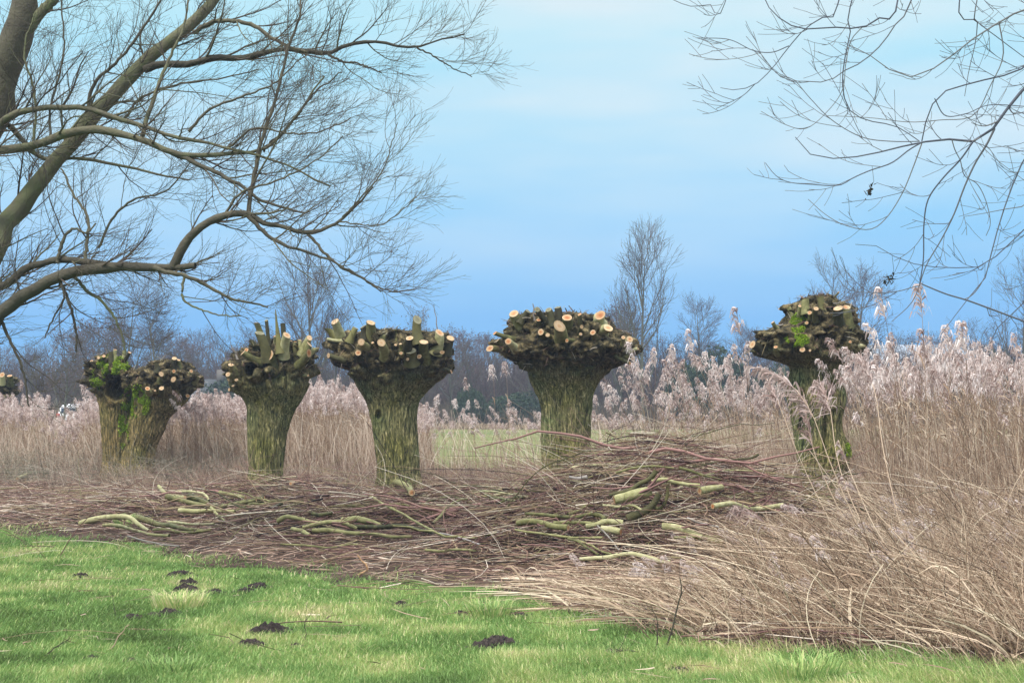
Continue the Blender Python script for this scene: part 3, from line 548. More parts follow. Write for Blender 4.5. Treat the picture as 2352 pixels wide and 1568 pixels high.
def wood_end(c, ring, fn, o, loc, mat):
    s = len(ring); c2 = c + fn*.003; rim = c2 + (ring-c)*.97; mid = c2 + (rim-c2)*.5
    f = MB(); f.add(np.vstack([c2[None], mid, rim]), [[0, 1+q, 1+(q+1) % s] for q in range(s)], np.r_[.1, np.full(s, .4), np.full(s, .9)])
    f.Fc.append(np.array([[1+q, 1+s+q, 1+s+(q+1) % s, 1+(q+1) % s] for q in range(s)]))
    f.build('cut_face', mat, o, loc=loc)
LOGPX = []
for zf, pts, r0, r1, kind, label, flag in LOGS:
    pp = [zf(*p) for p in pts]
    if 'r' in flag.split(): Ys = np.full(len(pp), onpile(*pp[0])) - .05
    else:
        Ys = np.array([onpile(*p) for p in pp]); sx_ = np.linspace(0, 1, len(pp)); co = np.polyfit(sx_, Ys, 1); Ys = np.polyval(co, sx_) - .26
    W = np.array([at(*p, y) for p, y in zip(pp, Ys)]); sc = zf.s*Ys.mean()/F
    LOGPX.append(np.array([(*q_, yy_, max(r0, r1)*zf.s) for q_, yy_ in zip(pp, Ys)])); k = max(10, int(len(pp)*4)); C, R = resample(W, k, np.linspace(r0*sc, r1*sc, len(pp)))
    R = R*1.03*(1+.12*vnoise(C*7, 3)); R = np.maximum(R, .006)
    loc = C[0].copy(); s = 10
    Vt, Qt, At = tubes(C[None], R[None], s, .5 + .2*rng.normal())
    Vt = Vt + vnoise(Vt*14, 5)[:, None]*.004
    sideM = MB()
    if len(pts) > 3 and kind in 'gr':
        sc1, sr1 = children(rng, C[None], R[None], 3, (18, 50), (.2, .7), k=6, trop=(0, 0, .03), rr=.32, rmin=.003, t0=.3, t1=.9, wander=.12); sideM.add(*tubes(sc1, sr1, 4, .3))
        sc2, sr2 = children(rng, sc1, sr1, 3, (20, 50), (.12, .4), k=5, trop=(0, 0, .0), rr=.6, rmin=.002, t0=.3); sideM.add(*tubes(sc2, sr2, 3, .2))
    mt = {'g': M['bark_green'], 'd': M['bark_dark'], 'w': M['bark_grey'], 'r': M['twigs']}[kind]
    o = MB().add(Vt, Qt, At).build('cut_branch', mt, None, smooth=True, loc=loc); o.location = loc
    if sideM.V: sideM.build('side_shoots', M['twigs'], o, loc=loc)
    tag(o, label, 'branch', 'cut willow branches in the brushwood pile')
    if r0*sc > .02 or r1*sc > .02 or 'end' in flag or 'start' in flag:
        for end, ok in (('start', 'start' in flag or r0*sc > .02), ('end', 'end' in flag or r1*sc > .02)):
            if not ok: continue
            ring = Vt[:s] if end == 'start' else Vt[-s:]; c = ring.mean(0); fn = nrm(C[0]-C[1]) if end == 'start' else nrm(C[-1]-C[-2])
            wood_end(c, ring, fn, o, loc, M['cut'])

LG = []
for a_ in LOGPX:
    if a_[:, 3].max() < 3.2: continue
    for u_ in np.linspace(0, 1, 6*(len(a_)-1)): 
        x_ = u_*(len(a_)-1); i_ = min(int(x_), len(a_)-2); LG.append(a_[i_]*(1-(x_-i_)) + a_[i_+1]*(x_-i_))
LG = np.array(LG)
def clear_logs(P, rng, keep=.05):
    # strands that would bury the logs slide off them
    zc = (P[..., 1]*math.cos(TH) + (P[..., 2]-EYE)*math.sin(TH)); up = -P[..., 1]*math.sin(TH) + (P[..., 2]-EYE)*math.cos(TH)
    px = CX + F*P[..., 0]/zc; py = CY - F*up/zc; bad = np.zeros(len(P), bool)
    for j in range(P.shape[1]):
        d = ((px[:, j, None]-LG[None, :, 0])**2 + ((py[:, j, None]-LG[None, :, 1])*1.3)**2) < (LG[None, :, 3]+5)**2
        bad |= (d & (P[:, j, 1][:, None] < LG[None, :, 2]+.15)).any(1)
    return P[~bad | (rng.random(len(P)) < keep)]

pxof_ = lambda x, y: CX + F*x/y
# medium branches, copies of six
protos = []
for q in range(6):
    k = 9; t = np.linspace(0, 1, k); Ln = rng.uniform(.9, 1.8)
    C = np.stack([t*Ln, .10*np.sin(t*rng.uniform(3, 6)+q), .05*np.sin(t*rng.uniform(3, 7)+q*2)], -1) + rng.normal(size=(k, 3))*.01
    Vt, Qt, At = tubes(C[None], np.linspace(.018, .006, k)[None]*rng.uniform(.5, 1.1), 7, rng.random())
    protos.append((Vt, Qt, At))
pos = []
for q in range(96):
    for _ in range(200):
        x = rng.uniform(-6, 4.6); y = rng.uniform(13.2, 23.5)
        dq = np.array([[[x-.35, y, pile_h(x, y)], [x, y, pile_h(x, y)], [x+.35, y, pile_h(x, y)]]])
        if pile_h(x, y) > .12 and len(clear_logs(dq, rng, 0)): break
    pos.append((x, y))
first = {}
for q, (x, y) in enumerate(pos):
    v = q % 6
    if v not in first:
        o = MB().add(*protos[v]).build('brushwood_branch', M['bark_green'] if v < 4 else M['twigs'], smooth=True); first[v] = o
    else:
        o = first[v].copy(); COL.objects.link(o)
    sec = 'left section of the brushwood pile' if x < -3 else ('middle section of the brushwood pile' if x < -.2 else 'big right-hand brushwood heap'); tag(o, 'slim bare branch lying in the ' + sec, 'branch', 'slim bare branches in the ' + sec)
    o.location = (x, y, pile_h(x, y)*rng.uniform(.75, 1.08) + .02); o.rotation_euler = (rng.uniform(0, 6), rng.normal()*.10, rng.normal()*.35 + (math.pi if rng.random() < .5 else 0))

nz2 = lambda x, y, s, k_: vnoise(np.stack([x*s, y*s, x*0], -1), k_)
def standing(rng, n, xr, yr, dens, ht, lean, lean_s, k=5, bend=.3):
    x = rng.uniform(*xr, n*6); y = rng.uniform(*yr, n*6); ok = rng.random(n*6) < dens(x, y); x = x[ok][:n]; y = y[ok][:n]; n = len(x)
    L_ = rng.uniform(*ht, n); t = np.linspace(0, 1, k)
    lx = lean[0]*(1+.5*nz2(x, y, .9, 41)) + lean_s*rng.normal(size=n)*(1+.8*nz2(x, y, 1.6, 43)); ly = lean[1] + lean_s*rng.normal(size=n)
    bx = bend*rng.normal(size=n) + lean[0]*bend
    d = nrm(np.stack([lx, ly, np.ones(n)], -1))
    P = np.stack([x, y, g_h(x, y)], -1)[:, None, :] + d[:, None, :]*(L_[:, None]*t)[..., None]
    P[..., 0] += (bx*L_)[:, None]*t**2; P[..., 2] -= (np.abs(bx)*L_*.35)[:, None]*t**2
    return P
def lying(rng, n, xr, yr, dens, ln, ang, ang_s, zj, k=5, curve=.12):
    """n curved strands lying on the ground surface"""
    x = rng.uniform(*xr, n*6); y = rng.uniform(*yr, n*6); ok = rng.random(n*6) < dens(x, y); x = x[ok][:n]; y = y[ok][:n]; n = len(x)
    a = ang + ang_s*rng.normal(size=n) + .6*nz2(x, y, .9, 91); a = a + np.where(rng.random(n) < .5, np.pi, 0)
    L_ = rng.uniform(*ln, n); t = np.linspace(-.5, .5, k); b = curve*rng.normal(size=n)
    px = x[:, None] + L_[:, None]*t*np.cos(a)[:, None] - (b*L_)[:, None]*(4*t*t-1)*np.sin(a)[:, None]
    py = y[:, None] + L_[:, None]*t*np.sin(a)[:, None] + (b*L_)[:, None]*(4*t*t-1)*np.cos(a)[:, None]
    base = (.25*pile_h(px, py) + .75*pile_h(x, y)[:, None])
    lift = rng.random(n)[:, None]
    pz = g_h(px, py) + (base - g_h(px, py))*(.2+.86*lift**.7) + zj*np.abs(rng.normal(size=n))[:, None] + (rng.normal(size=n)*.16*L_)[:, None]*t + .06*L_[:, None]*rng.random(n)[:, None]*(1-4*t*t)
    pz = np.maximum(pz, .006 + g_h(px, py)*.9)
    return np.stack([px, py, pz], -1)
rng = np.random.default_rng(11)
pd = lambda x, y: np.clip(pile_h(x, y)*4.2, 0, 1)*np.clip(.72+.9*nz2(x, y, 1.9, 93), .12, 1)
P = lying(rng, 7800, (-7, 7.5), (12.4, 24), pd, (.25, 1.25), 0.0, .62, .02, curve=.24)
P2 = lying(rng, 2600, (-7, 7.5), (12.4, 24), pd, (.3, 1.1), 0.9, .9, .07, curve=.3)
m_ = MB()
for PP in (clear_logs(P, rng), clear_logs(P2, rng)):
    n = len(PP); m_.add(*tubes(PP, (.0015 + .0027*rng.exponential(1.0, n)).clip(0, .016)[:, None]*np.linspace(1, .5, 5)[None], 3, rng.random(n)**1.6))
PA = standing(rng, 1500, (-6.5, 4.5), (12.8, 23.5), lambda x, y: np.clip(pile_h(x, y)*4+.06, 0, 1), (.35, 1.3), (0, 0), 1.5, k=7, bend=.8)
PA[..., 2] += pile_h(PA[:, 0, 0], PA[:, 0, 1])[:, None]*.4; PA[..., 2] = np.maximum(PA[..., 2], pile_h(PA[..., 0], PA[..., 1])*.6+.01)
PB = standing(rng, 650, (-.6, 3.4), (13.6, 17.2), lambda x, y: np.clip(pile_h(x, y)*2.2, 0, 1), (.5, 1.3), (0, 0), 1.7, k=7, bend=.9)
PB[..., 2] += pile_h(PB[:, 0, 0], PB[:, 0, 1])[:, None]*.55; PB[..., 2] = np.maximum(PB[..., 2], pile_h(PB[..., 0], PB[..., 1])*.75); PA = np.concatenate([PA, PB])
PA = clear_logs(PA, rng, .3); n = len(PA); m_.add(*tubes(PA, (.0016 + .0013*rng.exponential(1.0, n)).clip(0, .006)[:, None]*np.linspace(1, .5, 7)[None], 3, np.clip(rng.normal(.55, .3, n), 0, 1)))
tag(m_.build('brushwood_twigs', M['twigs']), 'tangle of thin reddish brown twigs heaped in front of the willows', 'twigs', kind='stuff')
# strewn twigs over the brown ground
dn = lambda x, y: np.clip((y - edge_y(x) + .1 + 1.1*vnoise(np.stack([x*1.2, y*1.2, x*0], -1), 8))/1.3, .012, 1)*np.where(pile_h(x, y) > .15, .25, 1)*np.where(y > 25, .5, 1)
P = lying(rng, 20000, (-14, 13), (8.5, 29), dn, (.12, .9), 0, .9, .05, curve=.2)
P = clear_logs(P, rng, .04); n = len(P); m_ = MB().add(*tubes(P, (.0014 + .0016*rng.exponential(1.0, n)).clip(0, .008)[:, None]*np.linspace(1, .5, 5)[None], 3, np.clip(rng.normal(.5, .3, n), 0, 1)))
tag(m_.build('strewn_twigs', M['twigs']), 'thin twigs strewn over the brown ground around the pollards', 'twigs', kind='stuff')

# dead leaves and grass litter
P = lying(rng, 56000, (-14, 13), (7.4, 30), lambda x, y: np.clip((y-edge_y(x))*.8+.45+.8*vnoise(np.stack([x*1.8, y*1.8, x*0], -1), 18), .05, 1)*np.where(pile_h(x, y) > .3, .15, 1), (.05, .32), 0, 1.2, .04, k=4, curve=.3)
n = len(P); S = nrm(rng.normal(size=(n, 3))*np.array([1, 1, .5])); m_ = MB().add(*ribbons(P, rng.uniform(.004, .013, n)[:, None]*np.array([[.5, 1, .9, .2]]), S, np.clip(rng.normal(.45, .25, n), 0, 1)))
tag(m_.build('leaf_litter', M['litter']), 'flattened dry grass and leaf litter between the lawn and the reeds', 'leaf litter', kind='stuff')

# standing dry weeds and twiggy stems round the trunk feet
P = standing(rng, 1500, (-15, -3), (25, 30), lambda x, y: np.clip((620-pxof_(x, y))/200, 0, 1)*(.5+.5*nz2(x, y, .9, 33)), (.5, 1.25), (0, 0), .9, k=7, bend=.9)
n = len(P); m_ = MB().add(*tubes(P, rng.uniform(.002, .005, n)[:, None]*np.linspace(1, .4, 7)[None], 3, np.clip(rng.normal(.5, .27, n), 0, 1)))
tag(m_.build('briars', M['briar']), 'grey-green tangle of arching briars in front of the left reed bed', 'briars', kind='stuff')
P = standing(rng, 16000, (-15, 5), (19.5, 30), lambda x, y: np.clip((y-19.5)/3, 0, 1)*np.where(x > 2.2, .45, 1)*(.5+.5*vnoise(np.stack([x, y, x*0], -1), 31)), (.15, .62), (-.1, 0), .45); b_ = P[:, :1].copy(); P = b_ + (P-b_)*np.clip((b_[..., 1:2]-22.6)/2.5, .22, 1)
P = clear_logs(P, rng, .1)
n = len(P); m_ = MB().add(*tubes(P, rng.uniform(.0015, .004, n)[:, None]*np.linspace(1, .4, 5)[None], 3, np.clip(rng.normal(.5, .27, n), 0, 1)))
tag(m_.build('dry_weeds', M['litter']), 'low tangled dry weeds growing round the feet of the pollards', 'weeds', kind='stuff')

# ------------------------------------------------------------------ reeds
def reed(rng, H, lean=0., plume=True, leaves=3, droop=1.0, k=7):
    t = np.linspace(0, 1, k); b = lean + .04*rng.normal()
    C = np.stack([b*H*t**1.8, .04*H*rng.normal()*t**2, H*t*(1-.12*abs(b)*t)], -1)
    st_ = tubes(C[None], np.linspace(.0042, .0018, k)[None], 3, rng.random())
    pl = None
    if plume:
        m = 46; s = rng.random(m)**.8; base = C[-1][None] - (C[-1]-C[-2])[None]*(1-s)[:, None]*.9*(.30/(H/(k-1)))*1.0
        side = np.where(rng.random(m) < .75, -1, 1)
        ln = rng.uniform(.07, .15, m)*(1.15-.6*s)
        D = np.stack([side*rng.uniform(.10, .50, m), rng.normal(size=m)*.25, rng.uniform(.45, 1.0, m)], -1); D = nrm(D)
        p0 = base; p1 = base + D*ln[:, None]*.5; p2 = base + D*ln[:, None]*.85 + np.array([-.02*droop, 0, -.015*droop]); p3 = p2 + np.stack([side*ln*.2, ln*0, -ln*.55*droop], -1)
        PP = np.stack([p0, p1, p2, p3], 1); S = nrm(rng.normal(size=(m, 3)))
        pl = ribbons(PP, rng.uniform(.007, .016, m)[:, None]*np.array([[.3, 1, 1, .3]]), S, np.clip(rng.normal(.5, .25, m), 0, 1))
    lf = None
    if leaves:
        m = leaves; s = rng.uniform(.2, .8, m); ii = (s*(k-1)).astype(int); base = C[ii]; a = rng.uniform(0, 6.28, m)
        D = np.stack([np.cos(a)*.5-.35, np.sin(a)*.5, rng.uniform(.3, 1, m)], -1); ln = rng.uniform(.15, .38, m)[:, None]
        PP = np.stack([base, base + D*ln*.5, base + D*ln*.85 + np.array([-.02, 0, -.03]), base + D*ln + np.array([-.06, 0, -.10])], 1)
        lf = ribbons(PP, np.array([[.006, .013, .009, .002]]), nrm(rng.normal(size=(m, 3))), rng.random(m))
    return st_, pl, lf
rng = np.random.default_rng(5)
VAR = [reed(rng, 2.0, lean=rng.uniform(-.22, .06)) for _ in range(14)]
VARs = [reed(rng, 2.0, lean=rng.uniform(-.4, .15), plume=False, leaves=4) for _ in range(8)]
# the reed beds as masses
def bed(name, label, pts, hts, shares):
    ms, mp_, ml = MB(), MB(), MB()
    for x, y, h, pl_ in zip(pts[0], pts[1], hts, shares):
        v = VAR[rng.integers(14)] if pl_ else VARs[rng.integers(8)]
        s = h/2.0; a = rng.normal()*.6; ca, sa = math.cos(a), math.sin(a); dv = rng.normal()*.12
        R_ = np.array([[ca, sa, 0], [-sa, ca, 0], [0, 0, 1.]])
        for mb_, g in ((ms, v[0]), (mp_, v[1]), (ml, v[2])):
            if g is None: continue
            q = g[0]@R_.T if False else g[0]@R_
            q = q*np.array([1, 1, s]) + np.array([x, y, -.02]); mb_.add(q, g[1], np.clip(g[2]+dv, 0, 1))
    ro = empty(name, (0, 0, 0)); tag(ro, label, 'reeds', kind='stuff')
    ms.build('stems', M['reed_stem'], ro); 
    if mp_.V: mp_.build('plumes', M['plume'], ro)
    ml.build('leaves', M['reed_leaf'], ro)
    return ro
def scatter(n, xr, yr, dens):
    x = rng.uniform(*xr, n*8); y = rng.uniform(*yr, n*8); ok = rng.random(n*8) < dens(x, y); return x[ok][:n], y[ok][:n]
nz2 = lambda x, y, s, k_: vnoise(np.stack([x*s, y*s, x*0], -1), k_)
pxof = lambda x, y: CX + F*x/y
# right bed
x, y = scatter(3600, (2, 17), (17, 31), lambda x, y: np.clip((pxof(x, y)-1430)/260, 0, 1)*np.clip((y-17)/4 + (pxof(x, y)-1900)/400, .04, 1)*(.55+.45*nz2(x, y, .8, 51)))
px = pxof(x, y); h = 1.45 + .5*np.clip((px-1500)/600, 0, 1) + .30*rng.normal(size=len(x))*.8 + .15*nz2(x, y, .9, 52)
front = y < 19.5; h = np.where((px < 2000) & (y < 21.5), np.minimum(h, .5), h)
bed('reed_bed', 'dense bed of dry reeds with pale plumes filling the right side behind the litter', (x, y), np.clip(h, .5, 2.6), rng.random(len(x)) < .36)
# back beds left and middle
x, y = scatter(4300, (-16, 3.6), (28.5, 34), lambda x, y: np.where(pxof(x, y) < 1000, 1., .10)*(.6+.4*nz2(x, y, .7, 53)))
px = pxof(x, y); h = np.where((px > 640) & (px < 860), 1.72, np.where(np.abs(px-165) < 40, 1.0, 1.42)) - .25*np.clip((px-880)/120, 0, 1) + .16*rng.normal(size=len(x))
bed('reed_bed', 'dense pale reed bed standing behind the left and middle pollards', (x, y), np.clip(h, .6, 2.2), rng.random(len(x)) < .72)

P = standing(rng, 15000, (-16, 3.6), (28.6, 34), lambda x, y: np.where(pxof(x, y) < 985, 1., .05), (.5, 1.5), (-.08, 0), .2, k=4, bend=.2); P[..., 2] *= np.where(np.abs(pxof(P[:, 0, 0], P[:, 0, 1])-165) < 40, .68, 1)[:, None]
n = len(P); m_ = MB().add(*ribbons(P, rng.uniform(.006, .016, n)[:, None]*np.array([[.8, 1, .8, .3]]), nrm(rng.normal(size=(n, 3))*np.array([1, .4, .1])), np.clip(rng.normal(.68, .28, n), 0, 1)))
P = standing(rng, 12000, (2, 13), (19.5, 30), lambda x, y: np.clip((pxof(x, y)-1440)/300, .0, 1)*~((y < 21.4) & (pxof(x, y) > 1740) & (pxof(x, y) < 1990)), (.4, 1.35), (-.12, 0), .16, k=4, bend=.15); P = np.concatenate([P, standing(rng, 3800, (1.6, 5.2), (16.2, 21), lambda x, y: np.clip((pxof(x, y)-1545)/120, 0, 1)*np.clip((1790-pxof(x, y))/60, 0, 1), (.35, 1.05), (-.3, 0), .28, k=4, bend=.25)])
n = len(P); m_.add(*ribbons(P, rng.uniform(.004, .010, n)[:, None]*np.array([[.8, 1, .8, .3]]), nrm(rng.normal(size=(n, 3))*np.array([1, .4, .1])), np.clip(rng.normal(.5, .25, n), 0, 1)))
tag(m_.build('reed_stubble', M['reed_pink']), 'thick growth of bare dry reed stems filling the reed beds', 'reed stems', kind='stuff')

# individually standing reeds (the nearest and tallest)
RP = []
for q in range(10):
    v = reed(rng, 2.0, lean=[-.3, -.2, -.12, -.05, .04][q % 5], leaves=2)
    RP.append(v)
rfirst = {}
def place_reed(x, y, s, rz, label, group, v):
    if v not in rfirst:
        ro = empty('reed'); g = RP[v]
        MB().add(*g[0]).build('stem', M['reed_stem'], ro); MB().add(*g[1]).build('plume', M['plume'], ro); rfirst[v] = ro
        for lq in range(len(g[2][0])//8): MB().add(g[2][0][lq*8:lq*8+8], g[2][1][:3], g[2][2][lq*8:lq*8+8]).build('leaf', M['reed_leaf'], ro)
    else: ro = dup(rfirst[v])
    ro.location = (x, y, 0); ro.rotation_euler = (0, 0, rz); ro.scale = (s, s, s); tag(ro, label, 'reed', group); return ro
def reeds(n, pr, yr, hr, label, group):
    for q in range(n):
        px_ = rng.uniform(*pr); y = rng.uniform(*yr); place_reed((px_-CX)/F*y, y, rng.uniform(*hr)/2, rng.normal()*.35, label, group, int(rng.integers(10)))
reeds(34, (2000, 2340), (14.5, 18), (1.8, 2.45), 'tall plumed reed in the near clump right of the hunched pollard', 'plumed reeds right of the hunched pollard')
reeds(112, (1985, 2400), (17.5, 25), (1.8, 2.4), 'plumed reed in the bed right of the hunched pollard', 'plumed reeds of the right-hand bed')
reeds(62, (1470, 1760), (20, 27), (1.6, 2.4), 'plumed reed standing between the widest and the hunched pollard', 'plumed reeds between the two right pollards')
reeds(16, (960, 1235), (27, 33), (1.0, 1.7), 'plumed reed in the gap left of the widest pollard, field behind', 'plumed reeds in the gap left of the widest pollard')
reeds(12, (1370, 1470), (25, 32), (1.0, 1.7), 'plumed reed just right of the widest pollard trunk', 'plumed reeds just right of the widest trunk')
reeds(40, (380, 900), (27.5, 30), (1.35, 1.8), 'plumed reed at the front of the pale bed behind the left pollards', 'plumed reeds of the back bed')
for px_, py_, Yr, lab in ((1095, 872, 27, 'tall reed with drooping plume, leftmost of three in the gap left of the widest pollard'), (1142, 845, 26, 'tallest reed of three in the gap left of the widest pollard'),
                     (1172, 838, 27, 'rightmost tall reed of three in the gap, beside the widest pollard'), (1737, 716, 19, 'single very tall reed poking into the sky left of the hunched pollard'),
                     (2130, 668, 16, 'very tall reed with hanging plume above the bed right of the hunched pollard'), (2075, 672, 17, 'tall thin-plumed reed just left of the tallest one above the right bed'),
                     (2190, 760, 15, 'tall reed with broad plume in front of the right bed'), (1625, 765, 20, 'tall bushy-plumed reed between the two right pollards')):
    p = at(px_, py_, Yr); place_reed(p[0], Yr, p[2]/2/.98, 0, lab, None, 3 if px_ % 2 else 8)
# leaning reeds in front of the hunched pollard, each traced as its own curve
def lean_reed(pts, Y0, Y1, label, plume_n=90, plen=.5, wide=1.0, dark=0):
    Ys = np.linspace(Y0, Y1, len(pts)); W = np.array([at(*p, yy) for p, yy in zip(pts, Ys)]); W[0, 2] = max(W[0, 2]*0, 0)
    C = resample(W, 16); loc = C[0].copy(); ro = empty('leaning_reed', loc); tag(ro, label, 'reed', 'reeds leaning across the hunched pollard')
    MB().add(*tubes(C[None], np.linspace(.007, .0025, 16)[None], 4, .6)).build('stem', M['reed_stem'], ro, loc=loc)
    s = np.concatenate([[0], np.cumsum(np.linalg.norm(np.diff(C, axis=0), axis=1))]); m = plume_n
    u = s[-1] - plen*rng.random(m); base = np.stack([np.interp(u, s, C[:, j]) for j in range(3)], -1); tp = (s[-1]-u)/plen
    T = nrm(C[-1]-C[-3]); D = nrm(T[None]*.9 + rng.normal(size=(m, 3))*.35*wide + np.array([-.2, 0, .15])); ln = rng.uniform(.06, .17, m)*(.6+.6*tp)*wide
    p1 = base + D*ln[:, None]*.5; p2 = p1 + D*ln[:, None]*.4 + np.array([0, 0, -.02]); p3 = p2 + np.array([-.01, 0, -.05])*wide + D*ln[:, None]*.1
    MB().add(*ribbons(np.stack([base, p1, p2, p3], 1), rng.uniform(.008, .017, m)[:, None]*np.array([[.4, 1, 1, .3]]), nrm(rng.normal(size=(m, 3))), np.clip(rng.normal(.38-dark, .2, m), 0, 1))).build('plume', M['plume'], ro, loc=loc)
lean_reed([(2060, 1420), (1990, 1250), (1910, 1070), (1860, 940), (1800, 870), (1735, 845)], 11.5, 12.5, 'bent reed whose brown plume sweeps left under the head of the hunched pollard', 150, .75, 1.1, .25)
lean_reed([(2090, 1430), (2010, 1260), (1930, 1080), (1905, 930), (1880, 880)], 11.8, 13.2, 'leaning reed with pale broad plume across the neck of the hunched pollard', 130, .5, 1.3, 0)
lean_reed([(2040, 1390), (1960, 1230), (1890, 1090), (1860, 1000), (1845, 900)], 12, 13, 'leaning reed with narrow brownish plume down the middle of the hunched trunk', 90, .6, .9, .15)
lean_reed([(2150, 1420), (2080, 1240), (2030, 1040), (2010, 900), (1975, 820)], 12, 14, 'leaning reed with pale plume touching the right side of the hunched pollard head', 110, .5, 1.2, -.05)
lean_reed([(2000, 1380), (1920, 1220), (1840, 1060), (1790, 930), (1760, 870)], 12.3, 13.4, 'leaning reed along the left flank of the hunched trunk', 70, .4, 1.0, .1)
lean_reed([(1900, 1330), (1800, 1240), (1740, 1190), (1690, 1170)], 12, 12.5, 'low bent reed with drooping plume left of the hunched trunk foot', 80, .35, 1.2, .2)
lean_reed([(2200, 1500), (2120, 1360), (2020, 1230), (1960, 1100), (1925, 1010)], 9.6, 10.4, 'long straw-coloured bent stem crossing the foot of the hunched trunk', 20, .2, .6, 0)
lean_reed([(2260, 1530), (2180, 1370), (2080, 1250), (1930, 1090)], 9.2, 10.2, 'long pale stem bowing left over the foreground straw', 20, .2, .6, 0)

# matted, leaning reed straw in the right foreground
xsl = lambda y: np.interp(y, [8, 10.2, 12.2, 13.2, 14, 17, 20], [1.3, .0, -.2, .6, 2.0, 3.0, 3.8])
dd = lambda x, y: np.clip((y - edge_y(x) - .2 + .8*nz2(x, y, 1.1, 62))*.8, 0, 1)*np.clip((x - xsl(y))/.7, 0, 1)*(.65+.35*nz2(x, y, 1.2, 61))
hs_ = lambda x, y: np.clip((x - .2)/2.0, .35, 1)
def cap_straw(P):
    x = P[:, 0, 0]; y = P[:, 0, 1]; px_ = pxof(x - .3, y); zc = np.clip(1.5 - .124*y, .07, .5); zc = zc + np.clip((px_-1600)/260, 0, 1)*1.3; zc = np.where((px_ > 1700) & (px_ < 1980), np.minimum(zc, np.clip(1.5-.079*y, .1, 1)), zc); zc = np.minimum(zc, .18 + np.clip(y - edge_y(x), 0, 3)*.5)
    zm = P[..., 2].max(1); f = np.minimum(1, zc/np.maximum(zm, .01)); b_ = P[:, :1].copy(); return b_ + (P-b_)*f[:, None, None]
P = np.concatenate([standing(rng, 17000, (-.5, 11.5), (8, 19), dd, (.35, 1.15), (-.65, .1), .55, k=6, bend=.34), standing(rng, 9000, (-.5, 11.5), (8, 19), dd, (.2, .95), (-.1, .0), .55, k=6, bend=.5)])
P = cap_straw(P)
n = len(P); m_ = MB().add(*tubes(P, (.0014 + .0013*rng.exponential(1.0, n)).clip(0, .006)[:, None]*np.linspace(1, .5, 6)[None], 3, np.clip(rng.normal(.44, .28, n), 0, 1)))
n2 = 13000; P = standing(rng, n2, (-.5, 11.5), (8, 19), dd, (.2, .7), (-.7, 0), .6, k=5, bend=.6); n2 = len(P)
P = cap_straw(P)
m_.add(*ribbons(P, rng.uniform(.004, .015, n2)[:, None]*np.array([[.6, 1, 1, .7, .1]]), nrm(rng.normal(size=(n2, 3))), np.clip(rng.normal(.55, .25, n2), 0, 1)))
P = cap_straw(standing(rng, 260, (-.3, 11.5), (8, 17), dd, (.8, 1.5), (-.7, .0), .6, k=7, bend=.5)); n = len(P)
m_.add(*tubes(P, rng.uniform(.0035, .006, n)[:, None]*np.linspace(1, .5, 7)[None], 4, rng.uniform(.6, 1, n)))
P = cap_straw(standing(rng, 1500, (-.6, 11.5), (8, 17), dd, (.2, .7), (-.5, .0), .9, k=6, bend=.9)); n = len(P)
m_.add(*ribbons(P, rng.uniform(.012, .028, n)[:, None]*np.array([[.6, 1, 1, .8, .5, .1]]), nrm(rng.normal(size=(n, 3))), rng.uniform(.3, 1, n)))
tag(m_.build('reed_straw', M['dry']), 'matted dry reed straw leaning left across the right foreground', 'straw', kind='stuff')
# drooping dead heads within the straw
x, y = scatter(420, (.5, 11), (9.5, 20), dd); m = len(x); mb_ = MB()
for xx, yy in zip(x, y):
    g = VAR[rng.integers(14)][1]; c = g[0].mean(0); a = rng.normal()*.5 - .9; ca, sa = math.cos(a), math.sin(a)
    q = (g[0]-c); q = np.stack([q[:, 0]*ca+q[:, 2]*sa, q[:, 1], -q[:, 0]*sa+q[:, 2]*ca], -1)*rng.uniform(.5, .85)
    mb_.add(q + np.array([xx, yy, rng.uniform(.10, .5)*float(hs_(xx, 0))]), g[1], np.clip(g[2]*.8, 0, 1))
tag(mb_.build('fallen_plumes', M['plume']), 'withered reed plumes caught in the foreground straw', 'reed plumes', kind='stuff')

# broad reed blades in the lower right corner
for q, (px_, yy, nb, lab) in enumerate([(2290, 8.6, 6, 'clump of broad dry reed leaves arching left at the lower right corner'), (2120, 9.2, 4, 'clump of broad dry reed leaves rising from the straw left of the corner clump'),
        (2210, 10.5, 4, 'broad-leaved dry reed clump farther back at the right edge'), (1560, 10.4, 6, 'small clump of broad dry leaves below the lowest long branch'), (1250, 11.3, 6, 'tattered clump of broad dry leaves at the lawn edge left of the straw')]):
    ro = empty('dead_reed_clump', ((px_-CX)/F*yy, yy, .0)); tag(ro, lab, 'reed clump')
    for b in range(nb):
        k = 8; t = np.linspace(0, 1, k); Ln = rng.uniform(.35, .8)*(1 if q < 3 else .55); up = rng.uniform(.5, 1.0); a = rng.normal()*.5
        C = np.stack([-t*Ln*.8*math.cos(a), t*Ln*.8*math.sin(a), Ln*up*np.sin(t*2.4)*.75], -1) + np.array([rng.normal()*.10, rng.normal()*.08, 0])
        o = MB().add(*ribbons(C[None], (np.array([.4, .9, 1, 1, .9, .7, .45, .05])*rng.uniform(.009, .018))[None], nrm(np.array([[.2, .5, .8]])+rng.normal(size=(1, 3))*.3), rng.uniform(.4, 1))).build('leaf', M['dry'], ro)
        sm = o.modifiers.new('thickness', 'SOLIDIFY'); sm.thickness = .0015

